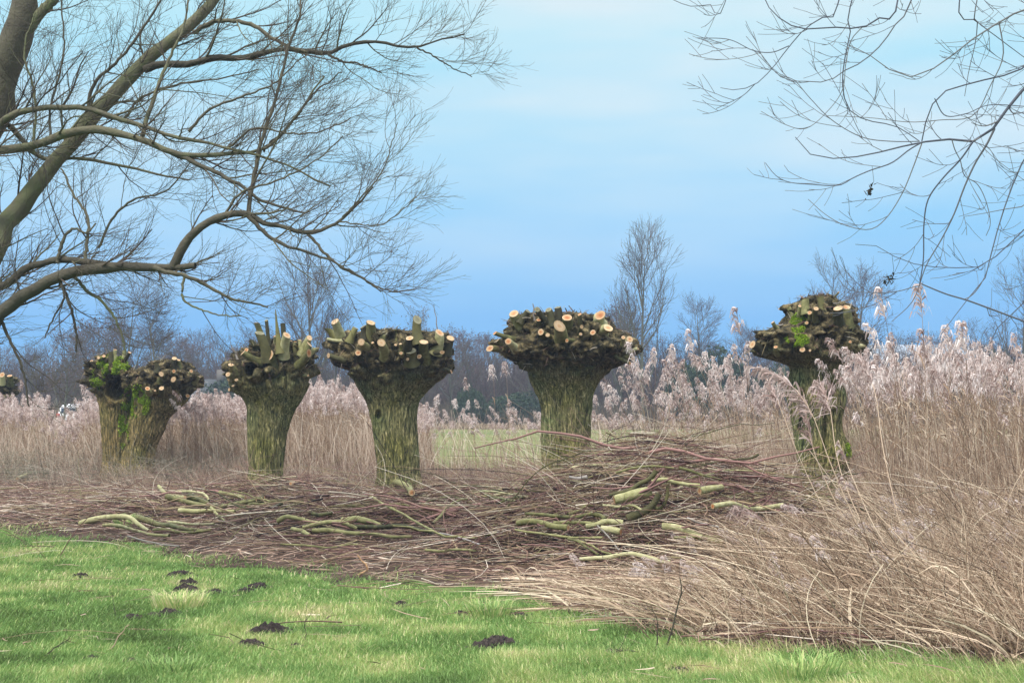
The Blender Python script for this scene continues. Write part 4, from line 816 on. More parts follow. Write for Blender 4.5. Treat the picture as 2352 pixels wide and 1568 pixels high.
# ------------------------------------------------------------------ lawn grass
zM = zoomer(0, 1240, 1000/2352); zN = zoomer(900, 1300, 900/2352)
MOLES = [
    (zM, 475, 485, 75, 'small dark molehill farthest left on the lawn', .4), (zM, 1060, 480, 135, 'flat molehill nearest the brushwood in the left cluster', .35),
    (zM, 1110, 530, 90, 'upper lump of the double molehill in the left cluster', .5), (zM, 1095, 570, 120, 'lower lump of the double molehill in the left cluster', .5),
    (zM, 1265, 580, 70, 'tiny molehill between the double one and the slanting one', .4), (zM, 1440, 575, 80, 'left half of the slanting molehill right of the left cluster', .4), (zM, 1520, 550, 100, 'right half of the slanting molehill right of the left cluster', .45),
    (zM, 900, 718, 70, 'low crumbly molehill just left of the dark one below the yellow tuft', .3), (zM, 1000, 712, 120, 'dark molehill just below the yellowish grass tuft', .4), (zM, 775, 732, 80, 'small molehill left of the yellowish grass tuft', .4),
    (zM, 1600, 820, 190, 'broad black molehill left of the middle foreground', .45), (zM, 1685, 815, 80, 'small lump at the right end of the broad black molehill', .35), (zM, 1475, 898, 130, 'molehill just below and left of the broad black one', .45),
    (zN, 800, 855, 140, 'left half of the big black molehill in the middle foreground', .45), (zN, 905, 835, 190, 'right half of the big black molehill in the middle foreground', .5),
    (zN, 1640, 905, 150, 'molehill under a bent twig at the lower right of the lawn', .4), (zN, 1540, 935, 80, 'small molehill left of the one under the bent twig', .4), (zN, 1030, 640, 100, 'molehill at the straw edge right of the thick tuft', .35),
    (zN, 650, 632, 90, 'thin low molehill left of the thick green tuft', .3), (zN, 265, 572, 85, 'molehill on the lawn edge below the middle logs', .4), (zN, 2090, 1010, 120, 'flat molehill at the bottom edge near the straw', .3),
    (zM, 770, 990, 60, 'worn earthy spot at the bottom left of the lawn', .25), (zM, 540, 975, 70, 'small flat earth mound at the lower left of the lawn', .25), (zM, 1740, 900, 50, 'tiny earth crumbs right of the broad black molehill', .3)]
rng = np.random.default_rng(99)
n = 330000
yy = 1/np.sqrt(rng.uniform(1/18.5**2, 1/7.0**2, n)); xx = rng.uniform(-.40, .40, n)*yy
ok = (yy < edge_y(xx) + .35*nz2(xx, yy, 1.3, 71) + .35*nz2(xx, yy, 5, 72) - .75 + 1.3*rng.random(n)**1.3); 
for z_, x_, y_, w_, _l, _a in MOLES:
    c_ = gp(*z_(x_, y_)); rx_ = w_*z_.s/2*c_[1]/F*1.12; ok &= (((xx-c_[0])/rx_)**2 + ((yy-c_[1])/(rx_*.75))**2 > .8 + .5*nz2(xx, yy, 9, 70))
xx = xx[ok]; yy = yy[ok]; n = len(xx)
tall = np.clip(nz2(xx, yy, 2.2, 74), 0, 1); h = rng.uniform(.018, .05, n)*(1+1.0*tall)*(1+.3*nz2(xx, yy, .6, 75)); a = rng.uniform(0, 6.28, n)
d = np.stack([np.cos(a)*.7, np.sin(a)*.7, np.ones(n)], -1); d = d*h[:, None]
b0 = np.stack([xx, yy, g_h(xx, yy)+.012], -1); b1 = b0 + d*.55; b2 = b0 + d*np.array([1.35, 1.35, .9])
S = np.stack([-np.sin(a), np.cos(a), 0*a], -1)*.6 + np.array([.8, 0, 0]); S = nrm(S)
vv = np.clip(.44 + .17*rng.normal(size=n) + .30*nz2(xx, yy, .7, 76) + .32*nz2(xx, yy, 2.9, 77) + .5*(rng.random(n) < .04), 0, 1)
m_ = MB().add(*ribbons(np.stack([b0, b1, b2], 1), np.array([[.0045, .0042, .001]])*(yy/9)[:, None], S, vv))
tag(m_.build('grass', M['grass']), 'short green lawn grass in the foreground', 'grass', kind='stuff')
# tufts
def tuft(px_, py_, r, h, n, label, vmu=.55):
    c = gp(px_, py_); c[2] = g_h(c[0], c[1]); a = rng.uniform(0, 6.28, n); rr = r*np.sqrt(rng.random(n)); b0 = np.stack([np.cos(a)*rr, np.sin(a)*rr, np.zeros(n)], -1)
    a2 = a + rng.normal(size=n)*.6; H_ = rng.uniform(.4, 1, n)*h; d = np.stack([np.cos(a2)*.5, np.sin(a2)*.5, np.ones(n)], -1)*H_[:, None]
    P = np.stack([b0, b0 + d*.5, b0 + d*.85, b0 + d*np.array([1.5, 1.5, .95])], 1)
    o = MB().add(*ribbons(P, np.array([[.005, .006, .004, .001]]), nrm(np.stack([-np.sin(a), np.cos(a)*.3, 0*a], -1)+np.array([.01, 0, 0])), np.clip(rng.normal(vmu, .2, n), 0, 1))).build('grass_tuft', M['grass']); o.location = c; tag(o, label, 'grass tuft')
tuft(*zM(1050, 670), .17, .15, 420, 'yellowish grass tuft between the molehills on the left lawn', .75)
tuft(*zM(725, 190), .09, .2, 130, 'small bright grass tuft in front of the leftmost logs')
tuft(*zN(850, 640), .14, .14, 350, 'thick green grass tuft near the lawn edge above the big molehill')
tuft(1570+270, 1566, .2, .16, 420, 'lush green grass tuft at the bottom edge near the right')
tuft(*zM(1000, 1040), .16, .10, 260, 'darker grass tuft at the bottom edge left of the middle', .3)
# molehills
def molehill(px_, py_, wpx, label, asp=.42, seed=0):
    c = gp(px_, py_); c[2] = g_h(c[0], c[1]); rx = wpx/2*c[1]/F; n = 40; rings = 16; th = np.arange(n)*2*np.pi/n
    r = np.linspace(0, 1, rings)[1:]; R_, T_ = np.meshgrid(r, th, indexing='ij')
    ed = 1 + .28*vnoise(np.stack([np.cos(T_)*2+seed*7, np.sin(T_)*2, 0*T_], -1), seed)
    x = R_*np.cos(T_)*rx*ed; y = R_*np.sin(T_)*rx*.75*ed; H_ = rx*asp
    z = H_*(1-R_**3)**.8*(1+.7*vnoise(np.stack([x/rx*3, y/rx*3, 0*x+seed], -1), seed)) + .022*vnoise(np.stack([x*45, y*45, x*0], -1), seed+2)*(1-R_**3) + .008
    z = z - .03*(R_ > .97)
    P = np.vstack([[[0, 0, H_]], np.stack([x, y, z], -1).reshape(-1, 3)])
    T1 = [[0, 1+q, 1+(q+1) % n] for q in range(n)]; Q2 = [[1+i*n+q, 1+(i+1)*n+q, 1+(i+1)*n+(q+1) % n, 1+i*n+(q+1) % n] for i in range(rings-2) for q in range(n)]
    f = MB(); f.add(P, T1, .35 + .3*vnoise(P*40, 4)); f.Fc.append(np.array(Q2))
    # loose crumbs
    m = 210; a = rng.uniform(0, 6.28, m); rr = np.abs(rng.normal(size=m))*.8; cx_ = np.cos(a)*rr*rx; cy_ = np.sin(a)*rr*rx*.75; cz = H_*np.clip(1-rr**2, 0, 1)**.8 + .005
    s = rng.uniform(.006, .026, m); oc = np.array([[1, 0, 0], [0, 1, 0], [-1, 0, 0], [0, -1, 0], [0, 0, 1], [0, 0, -1]])
    V_ = (np.stack([cx_, cy_, cz], -1)[:, None] + oc[None]*s[:, None, None]*(.7+.6*rng.random((m, 6, 1)))).reshape(-1, 3)
    T_ = np.array([[0, 1, 4], [1, 2, 4], [2, 3, 4], [3, 0, 4], [1, 0, 5], [2, 1, 5], [3, 2, 5], [0, 3, 5]]); T_ = (np.arange(m)[:, None, None]*6 + T_[None]).reshape(-1, 3)
    f.add(V_, T_, np.repeat(rng.random(m), 6)); o = f.build('molehill', M['soil']); o.location = c; tag(o, label, 'molehill', 'molehills on the lawn')
for q, (z_, x_, y_, w_, lab, asp) in enumerate(MOLES):
    molehill(*z_(x_, y_), w_*z_.s*1.4, lab, asp*.8, q)
# single twigs standing or lying on the lawn
def sprig(pts, Y, r, label, mat, kids=True):
    W = np.array([at(*p, Y) for p in pts]); W[0, 2] = .0 if W[0, 2] < .15 else W[0, 2]; C, R = resample(W, 10, np.linspace(r, r*.45, len(pts))); C = C + rng.normal(size=C.shape)*.003
    loc = C[0].copy(); m = MB().add(*tubes(C[None], R[None], 5, .5))
    if kids:
        c2, r2 = children(rng, C[None], R[None], 4, (25, 50), (.08, .22), k=5, rr=.55, t0=.3, rmin=.0015); m.add(*tubes(c2, r2, 3, .5))
    o = m.build('twig', mat, loc=loc); o.location = loc; tag(o, label, 'twig')
f_ = lambda z_, pts: [z_(*p) for p in pts]
sprig(f_(zN, [(2000, 820), (2050, 650), (2090, 500), (2100, 400), (2085, 370)]), 8.6, .006, 'upright dark bare twig at the straw edge in the right foreground', M['sprig'])
sprig(f_(zN, [(1930, 850), (1950, 700), (1930, 620), (1900, 560)]), 8.5, .004, 'thinner dark twig beside the upright one in the right foreground', M['sprig'])
sprig(f_(zM, [(250, 950), (310, 900), (390, 850), (415, 815)]), 8.4, .004, 'dark forked twig on the lawn at the lower left', M['sprig'])
sprig(f_(zM, [(620, 950), (680, 860), (720, 790), (760, 755)]), 8.6, .005, 'pale bent straw stalk on the lower left lawn', M['dry'], False)
sprig(f_(zM, [(690, 720), (665, 640), (660, 560)]), 10, .003, 'thin dark stalk standing left of the yellowish tuft', M['sprig'], False)
sprig(f_(zM, [(910, 830), (880, 770), (860, 730)]), 9.6, .003, 'short dark stalk below the yellowish tuft', M['sprig'], False)
sprig(f_(zM, [(1790, 880), (1800, 800), (1790, 740), (1830, 690)]), 8.9, .003, 'thin brown sprig standing right of the broad black molehill', M['sprig'])
sprig(f_(zM, [(2110, 450), (2160, 420), (2100, 345)]), 12.5, .012, 'split orange wood splinter standing at the straw edge', M['cut'], False)
sprig(f_(zN, [(1480, 930), (1620, 880), (1760, 850), (1860, 880)]), 8.3, .006, 'dark twig lying arched over the molehill at the lower right', M['sprig'])

# ------------------------------------------------------------------ big bare willow at the left
rng = np.random.default_rng(3)
zE = zoomer(0, 0, 1200/2188)
Yw = 14.0; scw = zE.s*Yw/F
LIMB = [  # pts, r0, r1, depth start/end offset, parent joint height on the trunk (or None)
 ([(-60, 1200), (0, 1050), (100, 930), (230, 760), (340, 640), (440, 510), (540, 410), (640, 300), (760, 200), (860, 120), (940, 40), (1010, -50), (1080, -200)], 52, 26, 0, .6, 2.0, 0),
 ([(-80, 720), (0, 690), (100, 670), (200, 650), (300, 610), (400, 595), (520, 605), (640, 640), (760, 685), (900, 710), (1020, 705), (1120, 690), (1200, 690), (1340, 540), (1480, 350)], 27, 4, -.4, -.8, 3.2, 12),
 ([(760, 685), (870, 730), (980, 780), (1100, 850), (1200, 920), (1320, 950), (1400, 970)], 13, 4, -.6, -1.0, None, 8),
 ([(0, 560), (80, 510), (200, 485), (340, 485), (430, 510), (560, 550), (680, 590), (800, 630), (900, 650), (1050, 670), (1200, 720), (1340, 765), (1500, 850)], 17, 4, -.3, -.9, 3.6, 12),
 ([(-60, 1480), (0, 1430), (100, 1350), (200, 1290), (300, 1250), (420, 1225), (560, 1215), (700, 1215), (800, 1220), (890, 1215)], 38, 15, -.5, -.9, 1.7, 8),
 ([(790, 1215), (820, 1150), (860, 1080), (930, 1020), (1020, 985), (1120, 975), (1200, 1010), (1280, 1030), (1400, 1060), (1500, 1030), (1620, 950), (1700, 850)], 25, 4, -.85, -1.1, None, 9),
 ([(1130, 985), (1190, 1040), (1250, 1090), (1340, 1130), (1440, 1160), (1540, 1200), (1640, 1260), (1740, 1330)], 12, 3, -1, -1.2, None, 9),
 ([(1400, 1060), (1440, 1110), (1520, 1190), (1600, 1240), (1700, 1300), (1800, 1330), (1890, 1320)], 8, 3, -1, -1.2, None, 8),
 ([(-40, 1330), (100, 1240), (230, 1190), (340, 1185), (460, 1205), (560, 1212)], 20, 15, -.3, -.8, 2.0, 6),
 ([(700, 1215), (760, 1240), (840, 1260), (920, 1290), (980, 1320), (1040, 1350), (1120, 1380), (1220, 1400)], 13, 4, -.9, -.9, None, 8),
 ([(840, 1260), (835, 1360), (900, 1400), (1000, 1430), (1100, 1440)], 7, 3, -.9, -1, None, 6),
 ([(660, 320), (740, 290), (860, 290), (960, 275), (1080, 262), (1200, 245), (1320, 235), (1420, 240), (1490, 245), (1560, 215), (1640, 190), (1720, 190), (1840, 210), (1900, 215), (2000, 180), (2120, 160)], 22, 3, .3, -.2, None, 14),
 ([(1490, 245), (1560, 280), (1640, 290), (1740, 330)], 8, 3, 0, 0, None, 6),
 ([(1900, 215), (1990, 260), (2060, 310), (2150, 350)], 5, 2.5, 0, 0, None, 6),
 ([(880, 150), (960, 105), (1060, 98), (1160, 120), (1230, 170), (1320, 220), (1400, 240)], 13, 8, .4, 0, None, 8),
 ([(1130, 975), (1150, 850), (1180, 700), (1220, 560), (1270, 400), (1320, 200), (1370, 60), (1370, -20)], 12, 5, -.9, -.4, None, 10),
 ([(0, 580), (60, 600), (110, 650), (160, 700), (230, 730), (330, 720), (400, 730), (500, 745), (640, 770), (740, 800), (860, 820)], 16, 4, .2, .2, 3.5, 8),
 ([(650, 620), (690, 480), (730, 370), (760, 290), (830, 150), (860, 0)], 12, 5, -.5, -.2, None, 6),
 ([(230, 620), (230, 480), (290, 250), (280, 0)], 7, 4, -.4, -.3, None, 7),
 ([(150, 680), (160, 440), (110, 250), (160, 60)], 8, 4, -.4, -.3, None, 7),
 ([(260, 1200), (290, 1080), (340, 1040), (390, 1060), (440, 1020)], 10, 4, -.6, -.6, None, 7),
 ([(390, 1180), (400, 1000), (340, 900), (280, 770)], 9, 5, -.6, -.4, None, 7),
 ([(860, 600), (960, 500), (1100, 440), (1260, 370), (1400, 250)], 8, 3, -.7, -.7, None, 8),
 ([(1040, 670), (1150, 590), (1280, 600), (1450, 600), (1600, 540)], 6, 3, -.7, -.9, None, 8),
 ([(1200, 690), (1330, 560), (1420, 440), (1500, 380), (1560, 330)], 6, 3, -.7, -.9, None, 8),
 ([(1540, 1010), (1700, 1030), (1800, 990), (1900, 900)], 4, 2, -1.1, -1.2, None, 6),
 ([(1560, 990), (1680, 870), (1760, 740), (1810, 560)], 5, 2, -1.1, -1.2, None, 7),
 ([(270, 1270), (300, 1340), (320, 1400), (345, 1500), (350, 1600)], 10, 5, -.6, -.6, None, 5),
 ([(280, 1290), (290, 1370), (240, 1460), (200, 1540)], 7, 3, -.7, -.7, None, 4),
 ([(330, 1250), (400, 1330), (460, 1370), (520, 1440), (560, 1540), (575, 1620)], 10, 4, -.6, -.6, None, 6),
 ([(0, 1450), (40, 1540), (90, 1640), (120, 1760), (130, 1850)], 9, 4, -.5, -.5, None, 6),
 ([(110, 150), (180, 60), (260, -30), (330, -150)], 34, 22, 0, 0, None, 5),
 ([(400, 500), (430, 380), (560, 250), (700, 60), (760, -60)], 11, 5, .3, .3, None, 8),
 ([(560, 550), (640, 450), (820, 380), (1000, 360), (1180, 320)], 8, 3, .3, .2, None, 9),
 ([(450, 1130), (520, 990), (620, 900), (760, 860), (900, 700)], 8, 3, .1, 0, None, 8),
 ([(1020, 985), (1100, 880), (1260, 820), (1420, 740), (1560, 620)], 7, 2.5, -.9, -1, None, 9),
]
wroot = empty('willow_tree', (-7.2, 14, 0)); tag(wroot, 'big bare willow overhanging the left side, trunk outside the frame', 'tree')
WL = np.array([-7.2, 14, 0.])
bpt = [WL + np.array([0, 0, -.1]), np.array([-7.05, 14, .9]), np.array([-6.75, 14, 1.9]), np.array([-6.1, 14, 3.1])] + [at(*zE(*p), 14) for p in [(-60, 560), (-5, 400), (30, 280), (75, 170), (105, 60), (110, -60), (80, -300)]]
C, R = resample(bpt, 40, [.46, .38, .33, .26, .19, .165, .155, .145, .13, .12, .10])
R = R*(1+.05*rng.normal(size=40))
Vt, Qt, At = tubes(C[None], R[None], 24, .4); Vt = Vt + fbm(Vt*np.array([7, 7, 2]), 3, 4)[:, None]*np.array([.03, .03, 0])
MB().add(Vt, Qt, At).build('trunk', M['will_bark'], wroot, smooth=True, loc=WL)
trunkC = C
lim = []; limR = []
for pts, r0, r1, y0, y1, joint, nk in LIMB:
    Ys = Yw + np.linspace(y0, y1, len(pts)); W = [at(*zE(*p), yy) for p, yy in zip(pts, Ys)]
    W = np.array(W); rr = np.linspace(r0, r1, len(pts))*scw*.87
    if joint is not None:
        tcx = np.interp(joint, trunkC[:, 2], trunkC[:, 0]); W = np.vstack([[tcx, 14, joint], W]); rr = np.r_[rr[0]*1.15, rr]
    k = 30; C, R = resample(W, k, rr); Ln = np.linalg.norm(np.diff(C, axis=0), axis=1).sum()
    C[1:-1] += .018*vnoise(C[1:-1]*np.array([3, 3, 3])+5, 3)[:, None]*np.array([0, 0, 1]) ; C = C + rng.normal(size=C.shape)*.004
    Vt, Qt, At = tubes(C[None], (R*(1+.05*rng.normal(size=k)))[None], 12 if r0 > 12 else 6, rng.uniform(.2, .8))
    if r0 > 14: Vt = Vt + fbm(Vt*6, 3, 6)[:, None]*.02*np.array([0, 0, 1])
    MB().add(Vt, Qt, At).build('branch', M['will_bark'], wroot, smooth=True, loc=WL)
    lim.append((C, R, Ln))
tw = MB()
for (C, R, Ln) in lim:
    vis = True
    m1 = max(4, int(Ln*6.3)); C1, R1 = children(rng, C[None], np.minimum(R, .026)[None], m1, (25, 62), (.4, 1.08), k=9, trop=(.05, 0, .055), wander=.10, rr=.42, rmin=.003, t0=.12, bias=(.15, 0, .35), shrink=.62)
    tw.add(*tubes(C1, R1, 4, rng.random(len(C1))))
    C2, R2 = children(rng, C1, R1, 7, (22, 50), (.2, .58), k=7, trop=(.03, 0, .06), wander=.10, rr=.6, rmin=.0019, t0=.15, shrink=.4)
    tw.add(*tubes(C2, R2, 3, rng.random(len(C2))))
    C3, R3 = children(rng, C2, R2, 4, (20, 45), (.10, .30), k=4, trop=(.02, 0, .05), wander=.08, rr=.55, rmin=.0013, t0=.2)
    tw.add(*tubes(C3, R3, 3, rng.random(len(C3))))
tag(tw.build('twigs', M['will_twig'], wroot, loc=WL), kind='stuff')
print('willow twig verts', tw.n)

# ------------------------------------------------------------------ hanging branches of a near tree at the right
rng = np.random.default_rng(8)
zG = zoomer(1640, 0, 920/1717); Yr = 9.0; scr = zG.s*Yr/F
RL = [
 ([(1760, 380), (1700, 430), (1650, 490), (1600, 570), (1550, 620), (1480, 660), (1380, 650), (1300, 655), (1240, 665), (1120, 690), (1000, 720), (850, 740), (720, 720), (650, 640)], 11, 2.2, 'R'),
 ([(1580, 600), (1540, 680), (1490, 760), (1440, 870), (1390, 1000), (1330, 1120), (1260, 1240), (1200, 1400), (1100, 1500)], 7, 2.2, ''),
 ([(1480, 660), (1420, 745), (1340, 830), (1270, 930), (1250, 1050), (1248, 1200), (1230, 1330)], 5, 3, ''),
 ([(1240, 665), (1180, 700), (1100, 760), (1000, 795), (920, 830), (850, 865), (720, 860), (620, 850), (560, 820), (510, 760)], 4.5, 2, ''),
 ([(1240, 670), (1200, 780), (1150, 900), (1080, 1010), (1000, 1070), (880, 1050), (790, 1000), (710, 930)], 4, 2, ''),
 ([(1760, 30), (1680, 60), (1560, 130), (1440, 210), (1330, 300), (1190, 360), (1080, 320), (1000, 260), (900, 210)], 5.5, 2, 'R'),
 ([(1740, 290), (1680, 330), (1600, 360), (1500, 380), (1400, 410), (1320, 440), (1280, 510), (1250, 600), (1240, 660)], 5, 3.5, 'R'),
 ([(1200, -20), (1120, 110), (1050, 210), (960, 290), (880, 330), (800, 380), (700, 380), (600, 370), (520, 300), (450, 230)], 4.5, 1.8, 'T'),
 ([(1130, -10), (1060, 70), (960, 130), (830, 128), (680, 135), (590, 95), (530, 40), (500, -20)], 5, 2.6, 'T'),
 ([(860, -20), (780, 80), (700, 130), (620, 220), (550, 310), (470, 390), (380, 420), (300, 410)], 4, 1.8, 'T'),
 ([(920, -20), (910, 130), (880, 280), (870, 400), (900, 510), (980, 560), (1120, 590), (1230, 660)], 4, 3, 'T'),
 ([(1760, 680), (1700, 780), (1650, 900), (1600, 1050), (1560, 1200), (1540, 1290), (1450, 1400), (1330, 1560)], 5, 2, 'R'),
 ([(1240, 1325), (1350, 1370), (1450, 1400), (1560, 1440), (1720, 1500), (1800, 1530)], 4, 6, ''),
 ([(1760, 1020), (1690, 1100), (1600, 1180), (1540, 1240), (1450, 1245), (1350, 1250), (1200, 1230), (1100, 1190), (1040, 1150), (930, 1140)], 4, 1.8, 'R'),
 ([(1230, 1330), (1120, 1360), (1000, 1365), (900, 1350), (850, 1300)], 3, 1.8, ''),
 ([(1500, -10), (1500, 100), (1490, 200), (1460, 330), (1440, 450)], 3.5, 1.8, 'T'),
 ([(1420, -20), (1500, 100), (1600, 180), (1720, 270)], 4, 2.5, 'T'),
 ([(620, 215), (540, 245), (450, 235), (340, 185), (190, 178)], 2.8, 2, ''),
 ([(460, 395), (400, 450), (280, 508)], 2.4, 1.8, ''),
 ([(1760, 1330), (1700, 1430), (1600, 1520), (1560, 1600)], 4, 2, 'R'),
 ([(1300, 460), (1350, 540), (1450, 530), (1560, 490), (1760, 500)], 3, 2.4, ''),
 ([(1380, 650), (1395, 700), (1420, 750), (1440, 820), (1500, 860), (1540, 940), (1560, 1040), (1540, 1100)], 3.2, 2, ''),
 ([(960, 130), (910, 190), (885, 300), (870, 420), (800, 520), (700, 600), (600, 580), (490, 520)], 3, 1.8, ''),
 ([(1230, 660), (1100, 660), (960, 640), (820, 560), (720, 460), (640, 370), (570, 350), (480, 240), (420, 170)], 3, 1.6, ''),
 ([(330, -10), (250, 20), (160, 30), (80, 0)], 2.8, 2, 'T'),
 ([(1480, 660), (1560, 700), (1600, 800)], 2.5, 1.6, ''),
 ([(1760, 930), (1650, 970), (1560, 990), (1440, 1010)], 3, 1.6, 'R'),
 ([(1600, 100), (1620, 260), (1560, 400), (1480, 540), (1330, 560), (1180, 570), (1000, 550), (800, 540)], 4, 1.7, ''),
]
RR = np.array([5.9, 9, 0.]); rroot = empty('hanging_tree', RR); tag(rroot, 'near bare tree whose thin drooping branches hang in from the upper right', 'tree')
trk = [RR + np.array([0, 0, -.1]), (5.8, 9, 1.5), (5.5, 9, 3.0), (5.3, 9, 4.6), (5.4, 9, 6.5)]
C, R = resample(np.array([np.array(p, float) for p in trk]), 24, [.22, .19, .16, .13, .08]); MB().add(*tubes(C[None], R[None], 14, .4)).build('trunk', M['will_bark'], rroot, smooth=True, loc=RR)
ov = np.array([(5.4, 9, 3.6), (4.6, 9.1, 4.9), (3.2, 9.1, 5.5), (1.2, 9, 5.6), (-.2, 9, 5.2)]); OV, OR = resample(ov, 30, [.08, .07, .05, .035, .02]); MB().add(*tubes(OV[None], OR[None], 8, .4)).build('branch', M['will_bark'], rroot, smooth=True, loc=RR)
tw = MB()
for q, (pts, r0, r1, fl) in enumerate(RL):
    yo = .5*math.sin(q*2.1); Ys = Yr + yo + np.linspace(0, .15, len(pts)); W = np.array([at(*zG(*p), yy) for p, yy in zip(pts, Ys)]); rr = np.linspace(r0, r1, len(pts))*scr*.8
    if fl == 'T':
        c = OV[np.argmin(np.abs(OV[:, 0]-(W[0, 0]+.35)))]; W = np.vstack([c, W]); rr = np.r_[rr[0]*1.1, rr]
    if fl == 'R':
        z0 = W[0, 2]; W = np.vstack([[5.4, 9, min(z0+.5, 4.4)], [4.9, 9.1+.2*math.sin(q), z0+1.15], [4.25, 9.1, z0+1.0], [3.75, 9, z0+.48], W]); rr = np.r_[rr[0]*2.2, rr[0]*1.9, rr[0]*1.6, rr[0]*1.3, rr]
    C, R = resample(W, 32, rr); MB().add(*tubes(C[None], R[None], 6, rng.random())).build('branch', M['hang_twig'], rroot, smooth=True, loc=RR)
    Ln = np.linalg.norm(np.diff(C, axis=0), axis=1).sum(); m1 = max(3, int(Ln*4.2))
    C1, R1 = children(rng, C[None], R[None], m1, (22, 55), (.2, .62), k=9, trop=(-.03, 0, .02), wander=.05, rr=.5, rmin=.0022, t0=.12, t1=.88, bias=(-.1, 0, 0), shrink=.72)
    # twigs curl upwards at the tips
    C1[..., 2] += .10*np.linspace(0, 1, 9)[None]**2.2*rng.uniform(0, 1.2, len(C1))[:, None]
    tw.add(*tubes(C1, R1, 4, rng.random(len(C1))))
    C2, R2 = children(rng, C1, R1, 3, (20, 50), (.10, .36), k=6, trop=(-.05, 0, .05), wander=.05, rr=.7, rmin=.0020, t0=.25); tw.add(*tubes(C2, R2, 3, rng.random(len(C2))))
tag(tw.build('twigs', M['hang_twig'], rroot, loc=RR), kind='stuff')
for (x_, y_, ang) in ((995, 890, .9), (1088, 1305, .2)):
    c = at(*zG(x_, y_), Yr); f = MB(); m = 26
    th = rng.uniform(0, 6.28, m); base = c + rng.normal(size=(m, 3))*np.array([.008, .008, .018]) + np.outer(rng.normal(size=m)*.02, [math.cos(ang), 0, math.sin(ang)])
    D = nrm(rng.normal(size=(m, 3))); f.add(*ribbons(np.stack([base-D*.014, base, base+D*.014+rng.normal(size=(m, 3))*.006], 1), np.array([[.006, .016, .003]]), nrm(rng.normal(size=(m, 3))), rng.random(m)*.6))
    stp = np.stack([c, c+np.array([.03, 0, .06]), c+np.array([.02, 0, .16])]); f.add(*tubes(stp[None], np.full((1, 3), .0015), 3, .3))
    f.build('dead_leaves', M['sprig'], rroot, loc=RR)

# ------------------------------------------------------------------ trees beyond the field
def bare_tree(seed, H, spread, kind):
    rng = np.random.default_rng(seed); k = 12; t = np.linspace(0, 1, k)
    sway = .05*H*(.6 if kind == 'poplar' else 1)
    C = np.stack([sway*np.sin(t*3+seed)*t, sway*np.cos(t*2.3+seed)*t, H*t*.92], -1)[None]; r0 = H*.014; R = np.linspace(r0, r0*.12, k)[None]
    tr = MB().add(*tubes(C, R, 7, .5)); cr_ = MB()
    if kind == 'poplar': A1, L1, tp, m1, t0 = (28, 48), (H*.40, H*.62), (0, 0, .14), 24, .20
    elif kind == 'round': A1, L1, tp, m1, t0 = (40, 75), (H*.34*spread, H*.55*spread), (0, 0, .07), 18, .26
    else: A1, L1, tp, m1, t0 = (30, 60), (H*.3, H*.6), (0, 0, .06), 16, .06
    C1, R1 = children(rng, C, R, m1, A1, L1, k=9, trop=tp, wander=.09, rr=.62, rmin=H*.0022, t0=t0, shrink=.62)
    tr.add(*tubes(C1, R1, 5, .5))
    C2, R2 = children(rng, C1, R1, 8, (25, 50), (H*.12, H*.26), k=7, trop=(0, 0, .09 if kind == 'poplar' else .04), wander=.10, rr=.55, rmin=H*.0011, t0=.2, shrink=.4)
    cr_.add(*tubes(C2, R2, 3, rng.random(len(C2))))
    C3, R3 = children(rng, C2, R2, 7, (22, 50), (H*.05, H*.12), k=5, trop=(0, 0, .06), wander=.10, rr=.6, rmin=H*.0007, t0=.15)
    cr_.add(*tubes(C3, R3, 3, rng.random(len(C3))))
    if kind != 'poplar':
        C4, R4 = children(rng, C3[::2], R3[::2], 2, (25, 55), (H*.03, H*.06), k=3, trop=(0, 0, .03), wander=.10, rr=.8, rmin=H*.0006, t0=.3)
        cr_.add(*tubes(C4, R4, 3, rng.random(len(C4))))
    lf = None
    if kind == 'leafy':
        pts = C3[:, -1][rng.random(len(C3)) < .9]; pts = np.concatenate([pts + rng.normal(size=pts.shape)*H*.012 for _ in range(2)]); m = len(pts); D = nrm(rng.normal(size=(m, 3))); s = H*.008
        lf = MB().add(*ribbons(np.stack([pts-D*s, pts, pts+D*s], 1), np.array([[.3, 1, .3]])*s*1.2, nrm(rng.normal(size=(m, 3))), rng.random(m)))
    return tr, cr_, lf
PROT = {}
def proto(key, *a):
    tr, cr_, lf = bare_tree(*a); r = empty('bare_tree'); tr.build('trunk', M['bg_trunk'], r, smooth=True); cr_.build('crown', M['bg_twig'], r)
    if lf: lf.build('leaves', M['bg_leaf'], r)
    PROT[key] = [r, False, max(np.concatenate(tr.V)[:, 2].max(), np.percentile(np.concatenate(cr_.V)[:, 2], 99.7))]
proto('p1', 301, 10, 1, 'poplar'); proto('p2', 302, 10, 1, 'poplar')
proto('r1', 311, 10, 1.0, 'round'); proto('r2', 312, 10, .8, 'round'); proto('r3', 313, 10, 1.1, 'round'); proto('r4', 314, 10, .7, 'round')
proto('l1', 321, 10, 1, 'leafy'); proto('l2', 322, 10, 1, 'leafy')
def put_tree(key, px_, ytop, Y, wide=1.0, label='bare tree in the wood beyond the field', group='bare trees in the wood beyond the field', rz=None, name='bare_tree'):
    s0, used, hh_ = PROT[key]; o = s0 if not used else dup(s0); PROT[key][1] = True
    p = at(px_, ytop, Y); s = p[2]/hh_; o.name = name; o.location = (p[0], Y, -.1); o.scale = (s*wide, s*wide, s); o.rotation_euler = (0, 0, random.uniform(0, 6.28) if rz is None else rz); tag(o, label, 'tree', group)
random.seed(4)
put_tree('p1', 1476, 495, 84, .85, 'tall slender bare poplar standing alone against the sky right of the widest pollard', rz=1.0, name='poplar_tree')
put_tree('p2', 1428, 660, 88, .9, 'smaller bare tree tucked against the left side of the tall poplar', rz=2)
put_tree('r1', 1918, 580, 86, .8, 'bare spreading tree behind the head of the hunched pollard', rz=.5)
